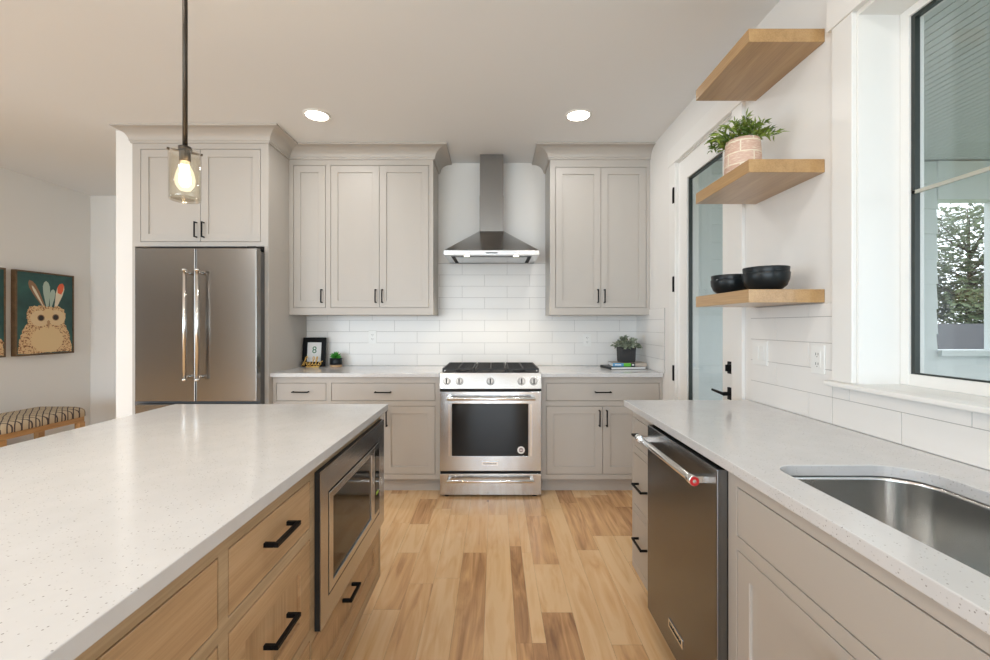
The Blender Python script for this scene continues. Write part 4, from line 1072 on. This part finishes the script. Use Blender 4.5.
def feather(x0, y0, x1, y1, wd):
    dx, dy = x1-x0, y1-y0; L = math.hypot(dx, dy); nx, ny = -dy/L, dx/L
    pr = [(0, 0.25), (0.25, 0.55), (0.55, 0.95), (0.8, 1.0), (0.93, 0.65), (1.0, 0.0)]
    return conv([(x0+dx*f+nx*wd*q, y0+dy*f+ny*wd*q) for f, q in pr]+[(x0+dx*f-nx*wd*q, y0+dy*f-ny*wd*q) for f, q in pr[-2::-1]])
painting('painting of an owl wearing three feathers, nearest the room corner', 4.16, 4.735,
    [('p_quill', feather(150, 165, 98, 66, 12)), ('p_ivory', feather(146, 160, 106, 84, 4)), ('p_paleblue', feather(158, 165, 153, 64, 12)), ('p_paleblue', feather(168, 165, 178, 92, 9)), ('p_ivory', feather(184, 165, 210, 68, 13)),
     ('p_orange', conv([(193, 105), (192, 84), (200, 71), (211, 68), (216, 76), (213, 95), (206, 110)])),
     ('plumage', body), ('p_cream', ragged([(u, v) for u, v in ell(0.52, 0.17, 0.30, 0.165, 14)], 5)), ('p_face', ell(0.38, 0.44, 0.17, 0.10)), ('p_face', ell(0.68, 0.45, 0.17, 0.10)), ('p_cream', ell(0.53, 0.50, 0.10, 0.06)),
     ('p_quill', ell(0.395, 0.445, 0.065, 0.042)), ('p_quill', ell(0.665, 0.455, 0.065, 0.042)), ('p_eye', ell(0.395, 0.445, 0.048, 0.032)), ('p_eye', ell(0.665, 0.455, 0.048, 0.032)),
     ('p_beak', [(0.50, 0.40), (0.53, 0.30), (0.56, 0.40), (0.53, 0.42)])])
painting('teal painting left of the owl painting, cut by the frame edge', 3.50, 4.075,
    [('plumage', ragged([(0.10, 0.0), (0.16, 0.25), (0.30, 0.46), (0.55, 0.52), (0.74, 0.46), (0.90, 0.25), (1.0, 0.15), (1.0, 0.0)], 9)), ('p_cream', ell(0.5, 0.16, 0.26, 0.14))])

# ------------------------------------------------------------------ bench
t = thing('bench', 'oak bench with patterned cream cushion below the owl painting', 'bench', (-4.25, 3.93, 0))
hl = 0.40; hw = 0.235
mb = MB(); n = 10
rings = []
for z, s in ((0.405, 0.985), (0.41, 1.0), (0.445, 1.0), (0.468, 0.985), (0.485, 0.94), (0.500, 0.84), (0.512, 0.66), (0.519, 0.42), (0.521, 0.2)):
    rings.append([(x, y, z) for x, y in rrect(-hw*s, hw*s, -hl*(1-(1-s)*0.7), hl*(1-(1-s)*0.7), (0.06*s,)*4, 6)])
mb.loft(rings, 0, True, True, True, True); mb.build('cushion', M['fabric'], t)
mb = MB()
for x0, x1, y0, y1 in ((-hw+0.015, -hw+0.04, -hl+0.03, hl-0.03), (hw-0.04, hw-0.015, -hl+0.03, hl-0.03), (-hw+0.04, hw-0.04, -hl+0.03, -hl+0.055), (-hw+0.04, hw-0.04, hl-0.055, hl-0.03)):
    mb.box(x0, x1, y0, y1, 0.355, 0.4045)
mb.build('apron', M['bench'], t, 0.002)
for x in (-hw+0.012, hw-0.062):
    for y in (-hl+0.025, hl-0.085):
        mb = MB(); mb.box(x, x+0.05, y, y+0.06, 0, 0.354 if True else 0); mb.build('leg', M['bench'], t, 0.003)
mb = MB()
for x in (-hw+0.022, hw-0.052): mb.box(x, x+0.03, -hl+0.0855, hl-0.0855, 0.14, 0.18)
mb.build('stretcher', M['bench'], t, 0.002)
